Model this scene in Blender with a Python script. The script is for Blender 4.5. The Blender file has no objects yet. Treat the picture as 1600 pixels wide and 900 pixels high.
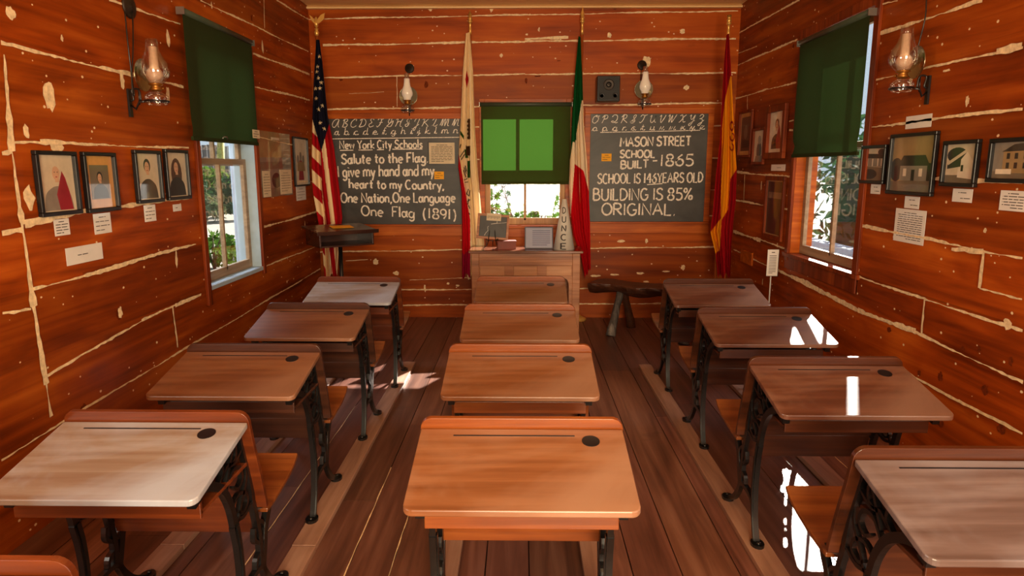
import bpy, bmesh, math, random
from mathutils import Vector, Matrix
R_ = random.Random(7)
sc = bpy.context.scene
COL = sc.collection
# ------------------------------------------------------------------ camera
F = 1050.0
def vnorm(v): return v.normalized()
aY = vnorm(Vector((15 / F, 188 / F, -1)))
aZ = vnorm(Vector((0, -aY[2], aY[1])))
aX = aY.cross(aZ)
CAM = Vector((0, 0, 1.5))
cd = bpy.data.cameras.new('camera'); cam = bpy.data.objects.new('camera', cd); COL.objects.link(cam)
rot = Matrix((aX, aY, aZ))          # rows = world axes in camera space -> camera to world
cam.matrix_world = Matrix.Translation(CAM) @ rot.to_4x4()
cd.sensor_width = 36; cd.lens = F / 1600 * 36; cd.clip_start = .05; cd.clip_end = 300
sc.camera = cam
# ------------------------------------------------------------------ light
sc.view_settings.view_transform = 'Standard'; sc.view_settings.look = 'None'
sc.view_settings.gamma = 1; sc.view_settings.use_curve_mapping = False
sc.view_settings.exposure = 0.0
W = bpy.data.worlds.new('sky'); sc.world = W; W.use_nodes = True
bg = W.node_tree.nodes['Background']; bg.inputs[0].default_value = (.72, .86, 1, 1); bg.inputs[1].default_value = 1.0
SUN = Vector((-.46, -1, -.608)).normalized()
sl = bpy.data.lights.new('sun', 'SUN'); sl.energy = 26; sl.angle = math.radians(.6); sl.color = (1, .93, .82)
so = bpy.data.objects.new('sun', sl); COL.objects.link(so); so.location = (5, 16, 8)
so.rotation_euler = SUN.to_track_quat('-Z', 'Y').to_euler()
def area(name, loc, to, sx, sy, e, col):
    l = bpy.data.lights.new(name, 'AREA'); l.shape = 'RECTANGLE'; l.size = sx; l.size_y = sy; l.energy = e; l.color = col
    o = bpy.data.objects.new(name, l); COL.objects.link(o); o.location = loc
    o.rotation_euler = (Vector(to) - Vector(loc)).to_track_quat('-Z', 'Z').to_euler()
    return o
# area lamps added as fill: unseen doorway and unseen side windows, street end
area('doorway_fill', (0.5, -2.25, 1.55), (0.5, 5, 1.9), 1.5, 2.3, 330, (1, .79, .50))
area('window_daylight', (2.25, .6, 1.65), (-2, .8, 1.7), 1.2, 1.6, 46, (1, .84, .62))
area('window_daylight', (-2.22, .6, 1.65), (2, .8, 1.7), 1.2, 1.6, 46, (1, .86, .68))
# added lamps, out of view, boosting sky light through the two side windows
area('sky_fill', (4.4, 5.4, 4.2), (1.6, 4.2, .8), 2.6, 2.6, 300, (.86, .93, 1))
area('sky_fill', (-4.6, 5.8, 4.0), (-1.4, 4.2, .8), 2.6, 2.6, 480, (.82, .91, 1))
# ------------------------------------------------------------------ helpers
XL, XR, YB, YF, ZC = -2.02, 2.05, 6.68, -2.0, 3.0
def ray(u, v):
    return rot @ Vector(((u - 800) / F, -(v - 450) / F, -1))
def pix(u, v, ax, val):
    d = ray(u, v); return CAM + d * ((val - CAM[ax]) / d[ax])
def UZ(w, u, v, off=0):
    if w == 'L': p = pix(u, v, 0, XL + off); return p.y, p.z
    if w == 'R': p = pix(u, v, 0, XR - off); return p.y, p.z
    p = pix(u, v, 1, YB - off); return p.x, p.z
def WP(w, u, z, off=0.0):
    if w == 'L': return Vector((XL + off, u, z))
    if w == 'R': return Vector((XR - off, u, z))
    return Vector((u, YB - off, z))
def lerp(a, b, t): return a + (b - a) * t
def pl(pts, x):                       # piecewise-linear y(x)
    if x <= pts[0][0]: return pts[0][1]
    for (a, b), (c, d) in zip(pts, pts[1:]):
        if x <= c: return b + (d - b) * (x - a) / (c - a)
    return pts[-1][1]
def smooth(pts, n=5, closed=False):   # Catmull-Rom
    P = [Vector(p) for p in pts]; out = []; N = len(P)
    for i in range(N if closed else N - 1):
        p0 = P[(i - 1) % N] if closed or i else P[0]; p1 = P[i]; p2 = P[(i + 1) % N]
        p3 = P[(i + 2) % N] if closed or i + 2 < N else P[-1]
        for k in range(n):
            t = k / n
            out.append(.5 * ((2 * p1) + (p2 - p0) * t + (2 * p0 - 5 * p1 + 4 * p2 - p3) * t * t + (3 * p1 - p0 - 3 * p2 + p3) * t ** 3))
    out.append(P[0].copy() if closed else P[-1]); return out
IN_WORLD = set()                      # things whose parts are drawn in room coordinates
def root_shift(p):
    while p is not None and p.parent is not None: p = p.parent
    return p.location.copy() if p is not None and p.name in IN_WORLD else Vector((0, 0, 0))
class MB:
    def __init__(s): s.v = []; s.f = []; s.m = []; s.c = None; s.sm = []
    def add(s, vs, fs, m=0, smooth=False):
        b = len(s.v); s.v += [Vector(v) for v in vs]
        for f in fs: s.f.append([b + i for i in f]); s.m.append(m); s.sm.append(smooth)
        return s
    def poly(s, pts, m=0): return s.add(pts, [list(range(len(pts)))], m)
    def box(s, lo, hi, m=0, mat=None):
        x0, y0, z0 = lo; x1, y1, z1 = hi
        vs = [(x0, y0, z0), (x1, y0, z0), (x1, y1, z0), (x0, y1, z0), (x0, y0, z1), (x1, y0, z1), (x1, y1, z1), (x0, y1, z1)]
        if mat: vs = [mat @ Vector(v) for v in vs]
        return s.add(vs, [(3, 2, 1, 0), (4, 5, 6, 7), (0, 1, 5, 4), (1, 2, 6, 5), (2, 3, 7, 6), (3, 0, 4, 7)], m)
    def tube(s, pts, r, n=8, m=0, closed=False):
        pts = [Vector(p) for p in pts]; N = len(pts); rr = r if isinstance(r, (list, tuple)) else [r] * N
        vs = []; up = None
        for i, p in enumerate(pts):
            t = (pts[min(i + 1, N - 1)] - pts[max(i - 1, 0)])
            if t.length < 1e-9: t = Vector((0, 0, 1))
            t.normalize()
            if up is None: up = t.orthogonal().normalized()
            up = (up - t * up.dot(t))
            up = up.normalized() if up.length > 1e-6 else t.orthogonal().normalized()
            w = t.cross(up)
            for k in range(n):
                a = 2 * math.pi * k / n; vs.append(p + (up * math.cos(a) + w * math.sin(a)) * rr[i])
        fs = [(i * n + k, i * n + (k + 1) % n, (i + 1) * n + (k + 1) % n, (i + 1) * n + k) for i in range(N - 1) for k in range(n)]
        fs += [tuple(range(n))[::-1], tuple((N - 1) * n + k for k in range(n))]
        return s.add(vs, fs, m, True)
    def bar(s, pts, w, x0, x1, m=0):   # flat casting in the y-z plane: pts (y,z), in-plane width w (number or list), between x0 and x1
        P = [Vector((p[0], p[1])) for p in pts]; N = len(P); ww = w if isinstance(w, (list, tuple)) else [w] * N
        vs = []
        for i, p in enumerate(P):
            t = (P[min(i + 1, N - 1)] - P[max(i - 1, 0)]).normalized(); n = Vector((-t.y, t.x)) * ww[i] / 2
            a = p + n; b = p - n; xm = (x0 + x1) / 2; h = (x1 - x0) / 2
            vs += [(xm - h, a.x, a.y), (xm + h, a.x, a.y), (xm + h, b.x, b.y), (xm - h, b.x, b.y)]
        fs = [(i * 4 + k, i * 4 + (k + 1) % 4, i * 4 + 4 + (k + 1) % 4, i * 4 + 4 + k) for i in range(N - 1) for k in range(4)]
        fs += [(3, 2, 1, 0), tuple((N - 1) * 4 + k for k in range(4))]
        return s.add(vs, fs, m)
    def lathe(s, prof, n=20, mat=None, m=0):
        vs = []
        for r, z in prof:
            for k in range(n):
                a = 2 * math.pi * k / n; v = Vector((r * math.cos(a), r * math.sin(a), z)); vs.append(mat @ v if mat else v)
        N = len(prof)
        fs = [(i * n + k, i * n + (k + 1) % n, (i + 1) * n + (k + 1) % n, (i + 1) * n + k) for i in range(N - 1) for k in range(n)]
        if prof[0][0] > 1e-6: fs.append(tuple(range(n))[::-1])
        if prof[-1][0] > 1e-6: fs.append(tuple((N - 1) * n + k for k in range(n)))
        return s.add(vs, fs, m, True)
    def prism(s, poly, fn, d0, d1, m=0):   # fn(a,b,d) -> point
        n = len(poly)
        vs = [fn(a, b, d0) for a, b in poly] + [fn(a, b, d1) for a, b in poly]
        return s.add(vs, [tuple(range(n))[::-1], tuple(range(n, 2 * n))] + [(i, (i + 1) % n, n + (i + 1) % n, n + i) for i in range(n)], m)
    def ribbon(s, pts, w, fn, d=.0, m=0):  # flat ribbon of a 2-d polyline; fn(a,b,d) -> point
        P = [Vector((p[0], p[1])) for p in pts]; N = len(P)
        if N < 2: return s
        vs = []; ww = w if isinstance(w, (list, tuple)) else [w] * N
        for i, p in enumerate(P):
            t = P[min(i + 1, N - 1)] - P[max(i - 1, 0)]
            t = t.normalized() if t.length > 1e-9 else Vector((1, 0)); n = Vector((-t.y, t.x)) * ww[i] / 2
            vs += [fn(p.x + n.x, p.y + n.y, d), fn(p.x - n.x, p.y - n.y, d)]
        return s.add(vs, [(2 * i, 2 * i + 1, 2 * i + 3, 2 * i + 2) for i in range(N - 1)], m)
    def build(s, name, mats, parent=None, bevel=0, shift=None, seg=2, weld=False):
        me = bpy.data.meshes.new(name)
        sh = Vector(shift) if shift is not None else root_shift(parent)
        me.from_pydata([tuple(v - sh) for v in s.v], [], s.f)
        for mt in (mats if isinstance(mats, (list, tuple)) else [mats]): me.materials.append(mt)
        me.polygons.foreach_set('material_index', s.m)
        me.polygons.foreach_set('use_smooth', s.sm)
        if s.c is not None:
            ca = me.color_attributes.new('tone', 'FLOAT_COLOR', 'POINT')
            for i, c in enumerate(s.c): ca.data[i].color = (*c, 1)
        bm = bmesh.new(); bm.from_mesh(me)
        if weld: bmesh.ops.remove_doubles(bm, verts=bm.verts, dist=1e-5)
        bmesh.ops.recalc_face_normals(bm, faces=bm.faces); bm.to_mesh(me); bm.free()
        me.update()
        o = bpy.data.objects.new(name, me); COL.objects.link(o)
        if bevel:
            md = o.modifiers.new('bevel', 'BEVEL'); md.width = bevel; md.segments = seg; md.limit_method = 'ANGLE'; md.angle_limit = math.radians(40)
        if parent is not None: o.parent = parent
        return o
def tag(o, label, cat, group=None):
    o['label'] = label; o['category'] = cat
    if group: o['group'] = group
    return o
def thing(name, label, cat, loc, group=None, world=True, rz=0):
    o = bpy.data.objects.new(name, None); COL.objects.link(o); o.location = loc; o.empty_display_size = .05; o.rotation_euler = (0, 0, rz)
    if world: IN_WORLD.add(o.name)
    return tag(o, label, cat, group)
def single(mb, name, mats, label, cat, group=None, bevel=0):   # a thing that is one mesh, origin at its base
    xs = [v.x for v in mb.v]; ys = [v.y for v in mb.v]; zs = [v.z for v in mb.v]
    c = Vector(((min(xs) + max(xs)) / 2, (min(ys) + max(ys)) / 2, min(zs)))
    o = mb.build(name, mats, None, bevel, shift=c); o.location = c; return tag(o, label, cat, group)
def structure(mb, name, mats, parent=None, bevel=0):
    o = mb.build(name, mats, parent, bevel)
    if parent is None: o['kind'] = 'structure'
    return o
def copy_tree(o, parent=None):
    c = o.copy(); COL.objects.link(c)
    if parent is not None: c.parent = parent
    for ch in list(o.children): copy_tree(ch, c)
    return c
# ------------------------------------------------------------------ materials
def lin(r, g, b):
    f = lambda c: (c / 255) / 12.92 if c <= 10 else ((c / 255 + .055) / 1.055) ** 2.4
    return (f(r), f(g), f(b), 1)
class NT:
    def __init__(s, name):
        s.mat = bpy.data.materials.new(name); s.mat.use_nodes = True; s.t = s.mat.node_tree; s.n = s.t.nodes; s.p = s.n['Principled BSDF']
    def new(s, typ, **kw):
        n = s.n.new(typ)
        for k, v in kw.items():
            if k.startswith('i_'):
                key = k[2:]; n.inputs[int(key) if key.isdigit() else key.replace('_', ' ')].default_value = v
            else: setattr(n, k, v)
        return n
    def link(s, a, b): s.t.links.new(a, b)
    def noise(s, vec, scale, detail=4, rough=.55, dist=0):
        n = s.new('ShaderNodeTexNoise', i_Scale=scale, i_Detail=detail, i_Roughness=rough, i_Distortion=dist); s.link(vec, n.inputs['Vector']); return n.outputs['Fac']
    def mapping(s, scale, coord='Object', loc=(0, 0, 0)):
        tc = s.new('ShaderNodeTexCoord'); mp = s.new('ShaderNodeMapping'); mp.inputs['Scale'].default_value = scale; mp.inputs['Location'].default_value = loc
        s.link(tc.outputs[coord], mp.inputs['Vector']); return mp.outputs[0]
    def ramp(s, fac, stops, interp='LINEAR'):
        r = s.new('ShaderNodeValToRGB'); r.color_ramp.interpolation = interp; e = r.color_ramp.elements
        while len(e) < len(stops): e.new(.5)
        for k, (p, c) in enumerate(stops): e[k].position = p; e[k].color = c if len(c) == 4 else (*c, 1)
        s.link(fac, r.inputs[0]); return r.outputs[0]
    def mix(s, fac, a, b, typ='MIX'):
        m = s.new('ShaderNodeMix', data_type='RGBA', blend_type=typ)
        for sock, val in ((m.inputs[0], fac), (m.inputs[6], a), (m.inputs[7], b)):
            if hasattr(val, 'links'): s.link(val, sock)
            else: sock.default_value = val
        return m.outputs[2]
    def math(s, op, a, b=0.0):
        m = s.new('ShaderNodeMath', operation=op)
        for sock, val in ((m.inputs[0], a), (m.inputs[1], b)):
            if hasattr(val, 'links'): s.link(val, sock)
            else: sock.default_value = val
        return m.outputs[0]
    def bump(s, h, strength, dist=.01):
        b = s.new('ShaderNodeBump'); b.inputs['Strength'].default_value = strength; b.inputs['Distance'].default_value = dist
        s.link(h, b.inputs['Height']); s.link(b.outputs[0], s.p.inputs['Normal'])
def plain(name, col, rough=.6, metal=0, spec=.5, coat=0, var=.12, nscale=9):
    k = NT(name); k.p.inputs['Roughness'].default_value = rough; k.p.inputs['Metallic'].default_value = metal
    k.p.inputs['Specular IOR Level'].default_value = spec; k.p.inputs['Coat Weight'].default_value = coat; k.p.inputs['Coat Roughness'].default_value = .04
    f = k.noise(k.mapping((1, 1, 1)), nscale, 3)
    d = tuple(c * (1 - var * 1.4) for c in col[:3]) + (1,); l = tuple(min(1, c * (1 + var)) for c in col[:3]) + (1,)
    k.link(k.ramp(f, [(.3, d), (.7, l)]), k.p.inputs['Base Color']); return k.mat
def wood(name, dark, mid, light, axis=0, rough=.4, spec=.5, coat=0, fine=26, blot=1.6, tone=False, specks=0, wear_sheen=None, bump=.15, cr=.2, con=.16):
    k = NT(name); k.p.inputs['Roughness'].default_value = rough; k.p.inputs['Specular IOR Level'].default_value = spec
    k.p.inputs['Coat Weight'].default_value = coat; k.p.inputs['Coat Roughness'].default_value = cr
    s1 = [fine] * 3; s1[axis] = fine / 22
    s2 = [blot * 2.4] * 3; s2[axis] = blot * .6
    g = k.noise(k.mapping(s1), 1, 5, .6, .6); b = k.noise(k.mapping(s2), 1, 3, .5, 1.2)
    h = k.math('ADD', k.math('MULTIPLY', g, .55), k.math('MULTIPLY', b, .45))
    c = k.ramp(h, [(.5 - con, dark), (.5, mid), (.5 + con, light)])
    if tone:
        at = k.new('ShaderNodeAttribute', attribute_name='tone'); c = k.mix(1.0, c, at.outputs['Color'], 'MULTIPLY')
        # dark flecks and worn stripes of the old boards
        kn = k.noise(k.mapping((1.2, 1.2, 2.6)), 1.5, 4, .7); c = k.mix(k.ramp(kn, [(.2, (0, 0, 0)), (.36, (1, 1, 1))]), tuple(x * .45 for x in mid[:3]) + (1,), c)
    if specks:
        sp = [3, 3, 3]; sp[axis] = 1.3
        v = k.new('ShaderNodeTexVoronoi', i_Scale=specks); k.link(k.mapping((1, 1, 1.3)), v.inputs['Vector'])
        m1 = k.noise(k.mapping((1, 1, 1)), 3.5, 3); m2 = k.noise(k.mapping((30, 30, 30)), 1.4, 2)
        d = k.math('ADD', v.outputs['Distance'], k.math('MULTIPLY', m2, .10))
        thr = k.math('MULTIPLY', k.math('SUBTRACT', m1, .33), .8)
        msk = k.math('LESS_THAN', d, k.math('MINIMUM', thr, .155))
        c = k.mix(msk, c, lin(232, 200, 158))
    if wear_sheen:  # blotches carry desktop wear and, on the pale tops, painted sheen
        wn = k.noise(k.mapping((2.2, 2.2, 2.2), loc=(3, 1, 0)), 1, 5, .6, .5); c = k.mix(k.ramp(wn, [(.42, (0, 0, 0)), (.66, (.85, .85, .85))]), c, wear_sheen)
    k.link(c, k.p.inputs['Base Color'])
    rr = k.math('ADD', k.math('MULTIPLY', b, .22), rough - .11); k.link(rr, k.p.inputs['Roughness'])
    if bump: k.bump(h, bump, .006)
    return k.mat
def glassy(name, tint=(1, 1, 1, 1), refl=.12, rough=.02, trans=None):
    k = NT(name); k.n.remove(k.p); out = k.n['Material Output']
    t = k.new('ShaderNodeBsdfTransparent', i_Color=trans or tint); g = k.new('ShaderNodeBsdfGlossy', i_Color=(1, 1, 1, 1), i_Roughness=rough)
    fr = k.new('ShaderNodeLayerWeight', i_Blend=.35); m = k.new('ShaderNodeMixShader')
    k.link(k.math('ADD', k.math('MULTIPLY', fr.outputs['Fresnel'], .3), refl * .3), m.inputs[0])
    k.link(t.outputs[0], m.inputs[1]); k.link(g.outputs[0], m.inputs[2]); k.link(m.outputs[0], out.inputs[0]); return k.mat
def cloth_mat(name, col, trans=None, attr=False, tf=.4, rough=.9):
    k = NT(name); out = k.n['Material Output']; k.p.inputs['Roughness'].default_value = rough; k.p.inputs['Specular IOR Level'].default_value = .15
    tr = k.new('ShaderNodeBsdfTranslucent'); m = k.new('ShaderNodeMixShader', i_0=tf)
    if attr:
        at = k.new('ShaderNodeAttribute', attribute_name='tone'); k.link(at.outputs['Color'], k.p.inputs['Base Color']); k.link(at.outputs['Color'], tr.inputs['Color'])
    else:
        f = k.noise(k.mapping((160, 160, 160)), 1, 2); k.link(k.ramp(f, [(.3, tuple(c * .85 for c in col[:3])), (.7, col)]), k.p.inputs['Base Color'])
        tr.inputs['Color'].default_value = trans or col
    k.link(k.p.outputs[0], m.inputs[1]); k.link(tr.outputs[0], m.inputs[2]); k.link(m.outputs[0], out.inputs[0]); return k.mat
# palette
M = {}
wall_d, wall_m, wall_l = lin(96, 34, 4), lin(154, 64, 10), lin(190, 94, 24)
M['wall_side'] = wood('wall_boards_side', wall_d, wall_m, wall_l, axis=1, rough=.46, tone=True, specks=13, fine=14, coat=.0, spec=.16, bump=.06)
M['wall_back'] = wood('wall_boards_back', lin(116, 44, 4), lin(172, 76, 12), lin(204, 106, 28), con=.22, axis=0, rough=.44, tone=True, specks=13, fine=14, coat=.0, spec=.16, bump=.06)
M['caulk'] = plain('old_putty', lin(240, 208, 162), .8, var=.2, nscale=40)
M['knot'] = plain('board_knot', lin(112, 44, 12), .7, spec=.1, var=.3, nscale=60)
M['trim'] = wood('dark_trim', lin(76, 26, 6), lin(120, 46, 12), lin(156, 70, 24), axis=2, rough=.46, spec=.2)
M['trimh'] = wood('orange_trim', lin(124, 50, 6), lin(178, 84, 14), lin(206, 112, 30), axis=0, rough=.4, spec=.25)
M['tan'] = wood('tan_trim', lin(150, 104, 58), lin(188, 138, 84), lin(214, 168, 112), axis=2, rough=.5)
M['ceil'] = wood('ceiling_boards', lin(220, 176, 116), lin(236, 196, 136), lin(244, 210, 156), axis=0, rough=.6)
M['floor'] = wood('floor_boards', lin(76, 44, 34), lin(118, 74, 58), lin(150, 104, 86), axis=1, rough=.4, tone=True, fine=22, blot=1.2, coat=.1, cr=.35, bump=.3)
M['runner'] = wood('runner_board', lin(124, 86, 68), lin(160, 118, 96), lin(182, 142, 120), axis=1, rough=.45)
M['white'] = plain('white_paint', lin(214, 216, 212), .5, var=.06)
M['bluewhite'] = plain('blue_white_paint', lin(168, 190, 204), .5, var=.08)
M['greywood'] = wood('grey_tan_sash', lin(128, 104, 78), lin(158, 132, 102), lin(184, 160, 130), axis=1, rough=.5)
M['glass'] = glassy('window_glass')
def build_wall(w, umin, umax, holes, seams, extra, mat, name, seed):
    rnd = random.Random(seed)
    mb = MB(); mb.c = []
    us = {umin, umax}; zs = {0.0, ZC}
    for a, b, c, d in holes: us |= {a, b}; zs |= {c, d}
    def fill(vals, step):
        v = sorted(vals); out = []
        for a, b in zip(v, v[1:]):
            n = max(1, round((b - a) / step)); out += [a + (b - a) * i / n for i in range(n)]
        return out + [v[-1]]
    us = fill(us, .12); zs = fill(zs, .025)
    lines = []
    for s in seams:
        p = [UZ(w, *q) for q in s]; p.sort(); lines.append(p)
    def zline(p, u):
        if u <= p[0][0]: (a, b), (c, d) = p[0], p[1]
        elif u >= p[-1][0]: (a, b), (c, d) = p[-2], p[-1]
        else:
            for (a, b), (c, d) in zip(p, p[1:]):
                if u <= c: break
        return b + (d - b) * (u - a) / (c - a + 1e-9)
    tones = [(lambda t, h: (t * (1 + h), t, t * (1 - h)))(rnd.uniform(.66, 1.12), rnd.uniform(-.07, .07)) for _ in range(60)]
    def tone(u, z):
        k = sum(1 for p in lines if zline(p, u) < z); return tones[k]
    idx = {}
    for i in range(len(us) - 1):
        for j in range(len(zs) - 1):
            uc, zc = (us[i] + us[i + 1]) / 2, (zs[j] + zs[j + 1]) / 2
            if any(a < uc < b and c < zc < d for a, b, c, d in holes): continue
            q = [(us[i], zs[j]), (us[i + 1], zs[j]), (us[i + 1], zs[j + 1]), (us[i], zs[j + 1])]
            mb.add([WP(w, *p) for p in q], [(0, 1, 2, 3)], 0); t = tone(uc, zc); mb.c += [t] * 4
    off = .003
    for p, wd in [(l, None) for l in lines] + [([UZ(w, *q) for q in s], x) for s, x in extra]:
        base = rnd.uniform(.010, .02) if wd is None else wd
        off += .00025; pts = []; ws = []
        ph = rnd.uniform(0, 9)
        for (a, b), (c, d) in zip(p, p[1:]):
            L = math.hypot(c - a, d - b); n = max(2, int(L / .03))
            for k in range(n + 1):
                t = k / n; s_ = ph + t * L
                pts.append((a + (c - a) * t + rnd.uniform(-.002, .002), b + (d - b) * t + .003 * math.sin(s_ * 5) + rnd.uniform(-.002, .002)))
                ws.append(max(.002, base * (.85 + .5 * math.sin(s_ * 2.3) * math.sin(s_ * 7.1) + rnd.uniform(-.3, .35))))
        keep = [i for i, q in enumerate(pts) if not any(a < q[0] < b and c < q[1] < d for a, b, c, d in holes)]
        run = []
        for i in keep + [None]:
            if run and (i is None or i != run[-1] + 1):
                mb.ribbon([pts[k] for k in run], [ws[k] for k in run], lambda a, b, d: WP(w, a, b, d), off, 1); run = []
            if i is not None: run.append(i)
        mb.c += [(1, 1, 1)] * (len(mb.v) - len(mb.c))
    return mb, rnd
def blob(mb, w, px, py, rx, rz, rnd, m=1, off=.0026):
    u, z = UZ(w, px, py); n = 14
    pts = []
    for k in range(n):
        a = 2 * math.pi * k / n; r = rnd.uniform(.7, 1.2); pts.append(WP(w, u + rx * r * math.cos(a), z + rz * r * math.sin(a), off))
    mb.poly(pts, m)
    mb.c += [(1, 1, 1)] * (len(mb.v) - len(mb.c))
# window openings (along-wall min, max, z min, max)
WL, WR, WB = (4.25, 5.15, .745, 2.33), (4.12, 5.13, .86, 2.42), (-.36, .43, .94, 2.10)
BACK_HOLE = (0.0, 1.2, .85, 2.45)
# ---- the three visible walls
sL = [[(0, 67), (286, 136)], [(169, 0), (281, 37)], [(312, 0), (481, 81)], [(431, 0), (481, 30)], [(394, 83), (483, 116)], [(392, 134), (483, 156)],
      [(19, 222), (294, 231)], [(31, 347), (178, 323), (294, 309)], [(48, 453), (305, 381)], [(68, 590), (220, 501), (313, 459)], [(0, 718), (220, 585), (500, 420)],
      [(408, 356), (494, 331)], [(406, 419), (498, 383)]]
xL = [([(4, 84), (16, 236), (32, 347), (50, 478), (70, 600), (78, 650)], .03), ([(411, 0), (412, 44)], .008), ([(268, 480), (276, 543)], .014),
      ([(0, 364), (33, 359)], .02), ([(0, 240), (16, 236)], .02), ([(254, 635), (285, 618)], .012), ([(272, 478), (312, 461)], .016), ([(404, 215), (484, 232)], .007), ([(0, 490), (45, 482)], .012),
      ([(60, 222), (150, 226)], .02), ([(35, 350), (90, 338)], .03), ([(462, 285), (490, 283)], .008)]
mb, rnd = build_wall('L', YF, YB, [WL, BACK_HOLE], sL, xL, None, 'wall_left', 3)
for px, py, a, b in [(76, 150, .035, .07), (190, 125, .02, .04), (262, 60, .02, .05), (410, 74, .02, .05), (262, 148, .02, .05), (45, 310, .03, .05), (187, 488, .02, .03), (15, 20, .03, .03), (88, 230, .04, .02),
                     (330, 8, .01, .02), (275, 405, .015, .05), (40, 205, .015, .03), (96, 60, .01, .015), (232, 258, .012, .006), (448, 440, .012, .012), (476, 350, .008, .03)]:
    blob(mb, 'L', px, py, a, b, rnd)
for px, py, a, b in [(185, 490, .035, .05), (130, 640, .03, .04), (393, 28, .02, .04), (120, 700, .04, .05)]: blob(mb, 'L', px, py, a * .7, b * .7, rnd, 2, .002)
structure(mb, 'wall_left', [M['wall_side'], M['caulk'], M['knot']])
sR = [[(1152, 53), (1200, 27), (1250, 0)], [(1152, 102), (1200, 82), (1247, 62)], [(1150, 154), (1200, 139), (1245, 129)], [(1152, 269), (1240, 277)], [(1150, 313), (1236, 328)],
      [(1147, 361), (1233, 390)], [(1147, 390), (1217, 423), (1343, 487), (1433, 520), (1600, 597)],
      [(1362, 57), (1537, 0)], [(1359, 126), (1600, 74)], [(1354, 199), (1600, 170)], [(1390, 277), (1600, 285)], [(1344, 352), (1445, 371), (1540, 392), (1600, 403)], [(1337, 430), (1447, 467), (1600, 517)],
      [(1403, 570), (1433, 590), (1500, 626), (1563, 657), (1600, 676)]]
xR = [([(1169, 149), (1169, 171)], .008), ([(1165, 273), (1163, 317)], .012), ([(1540, 393), (1533, 450)], .018), ([(1447, 467), (1442, 523)], .014), ([(1533, 450), (1600, 467)], .014), ([(1152, 84), (1184, 73)], .006),
      ([(1367, 9), (1405, 0)], .008), ([(1205, 415), (1343, 484), (1433, 518)], .03), ([(1147, 362), (1190, 375)], .03), ([(1235, 203), (1244, 203)], .02), ([(1235, 189), (1244, 187)], .015), ([(1490, 390), (1540, 393)], .02), ([(1560, 82), (1600, 73)], .03),
      ([(1240, 530), (1290, 560)], .007)]
mb, rnd = build_wall('R', YF, YB, [WR, BACK_HOLE], sR, xR, None, 'wall_right', 5)
for px, py, a, b in [(1575, 507, .025, .025), (1512, 158, .015, .025), (1480, 110, .03, .006), (1342, 422, .01, .015), (1540, 360, .01, .012), (1190, 290, .012, .04), (1192, 440, .01, .03), (1165, 400, .01, .03), (1424, 126, .02, .02), (1215, 383, .012, .02)]:
    blob(mb, 'R', px, py, a, b, rnd)
for px, py, a, b in [(1437, 583, .022, .03), (1470, 588, .03, .04), (1540, 610, .03, .05), (1505, 545, .02, .02), (1530, 545, .02, .02), (1390, 515, .03, .03), (1470, 660, .04, .04), (1565, 670, .04, .04), (1240, 72, .02, .03), (1580, 565, .02, .04)]:
    blob(mb, 'R', px, py, a * .65, b * .55, rnd, 2, .002)
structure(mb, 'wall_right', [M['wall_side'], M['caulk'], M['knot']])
sB = [[(480, 30), (1153, 17)], [(505, 71), (820, 65), (1150, 60)], [(505, 121), (820, 116), (1150, 114)], [(512, 171), (820, 166), (1130, 161)], [(490, 200), (1150, 196)], [(490, 250), (1150, 247)], [(490, 299), (1150, 296)], [(490, 341), (1150, 337)],
      [(490, 394), (722, 390), (924, 388), (1145, 385)], [(490, 454), (1145, 448)], [(490, 478), (1145, 473)]]
xB = [([(620, 118), (621, 167)], .006), ([(545, 146), (600, 144)], .004), ([(820, 61), (888, 59)], .02), ([(640, 437), (730, 434)], .005), ([(540, 408), (575, 406)], .005)]
mb, rnd = build_wall('B', XL, XR, [WB], sB, xB, None, 'wall_back', 9)
for px, py, a, b in [(952, 55, .022, .022), (1066, 49, .025, .025), (1010, 97, .035, .06), (587, 409, .03, .03), (619, 427, .03, .025), (1072, 137, .03, .025), (783, 87, .015, .02), (842, 46, .01, .02), (823, 54, .015, .008),
                     (970, 377, .04, .015), (1010, 377, .015, .025), (1067, 418, .02, .03), (768, 14, .02, .03), (672, 14, .02, .02), (733, 432, .02, .03), (715, 446, .02, .01), (700, 443, .015, .012), (664, 450, .01, .04), (1000, 427, .04, .012), (960, 429, .05, .01), (930, 431, .05, .012), (1040, 424, .04, .008), (1010, 440, .03, .008)]:
    blob(mb, 'B', px, py, a, b, rnd)
for px, py, a, b in [(666, 133, .03, .05), (822, 126, .02, .035), (960, 10, .03, .05), (1095, 9, .03, .04), (533, 125, .03, .015), (840, 119, .05, .012), (873, 95, .03, .008), (868, 58, .02, .008)]:
    blob(mb, 'B', px, py, a * .7, b * .7, rnd, 2, .002)
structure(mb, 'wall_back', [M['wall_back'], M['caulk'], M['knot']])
# street-end wall with an open doorway, behind the camera
mb = MB(); mb.c = []
for x0, x1, z0, z1 in [(XL, -.5, 0, ZC), (1.1, XR, 0, ZC), (-.5, 1.1, 2.7, ZC)]:
    mb.poly([(x0, YF, z0), (x1, YF, z0), (x1, YF, z1), (x0, YF, z1)]); mb.c += [(.9, .9, .9)] * 4
structure(mb, 'wall_front', [M['wall_back']])
mb = MB(); mb.box((XL - .3, YF - .3, ZC), (XR + .3, YB + .3, ZC + .15)); structure(mb, 'ceiling', [M['ceil']])
mb = MB(); mb.prism([(0, 0), (.05, 0), (.05, .02), (0, .06)], lambda a, b, d: (d, YB - a, 2.968 + b * .7), XL, XR); structure(mb, 'trim_1', [M['ceil']])
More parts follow.
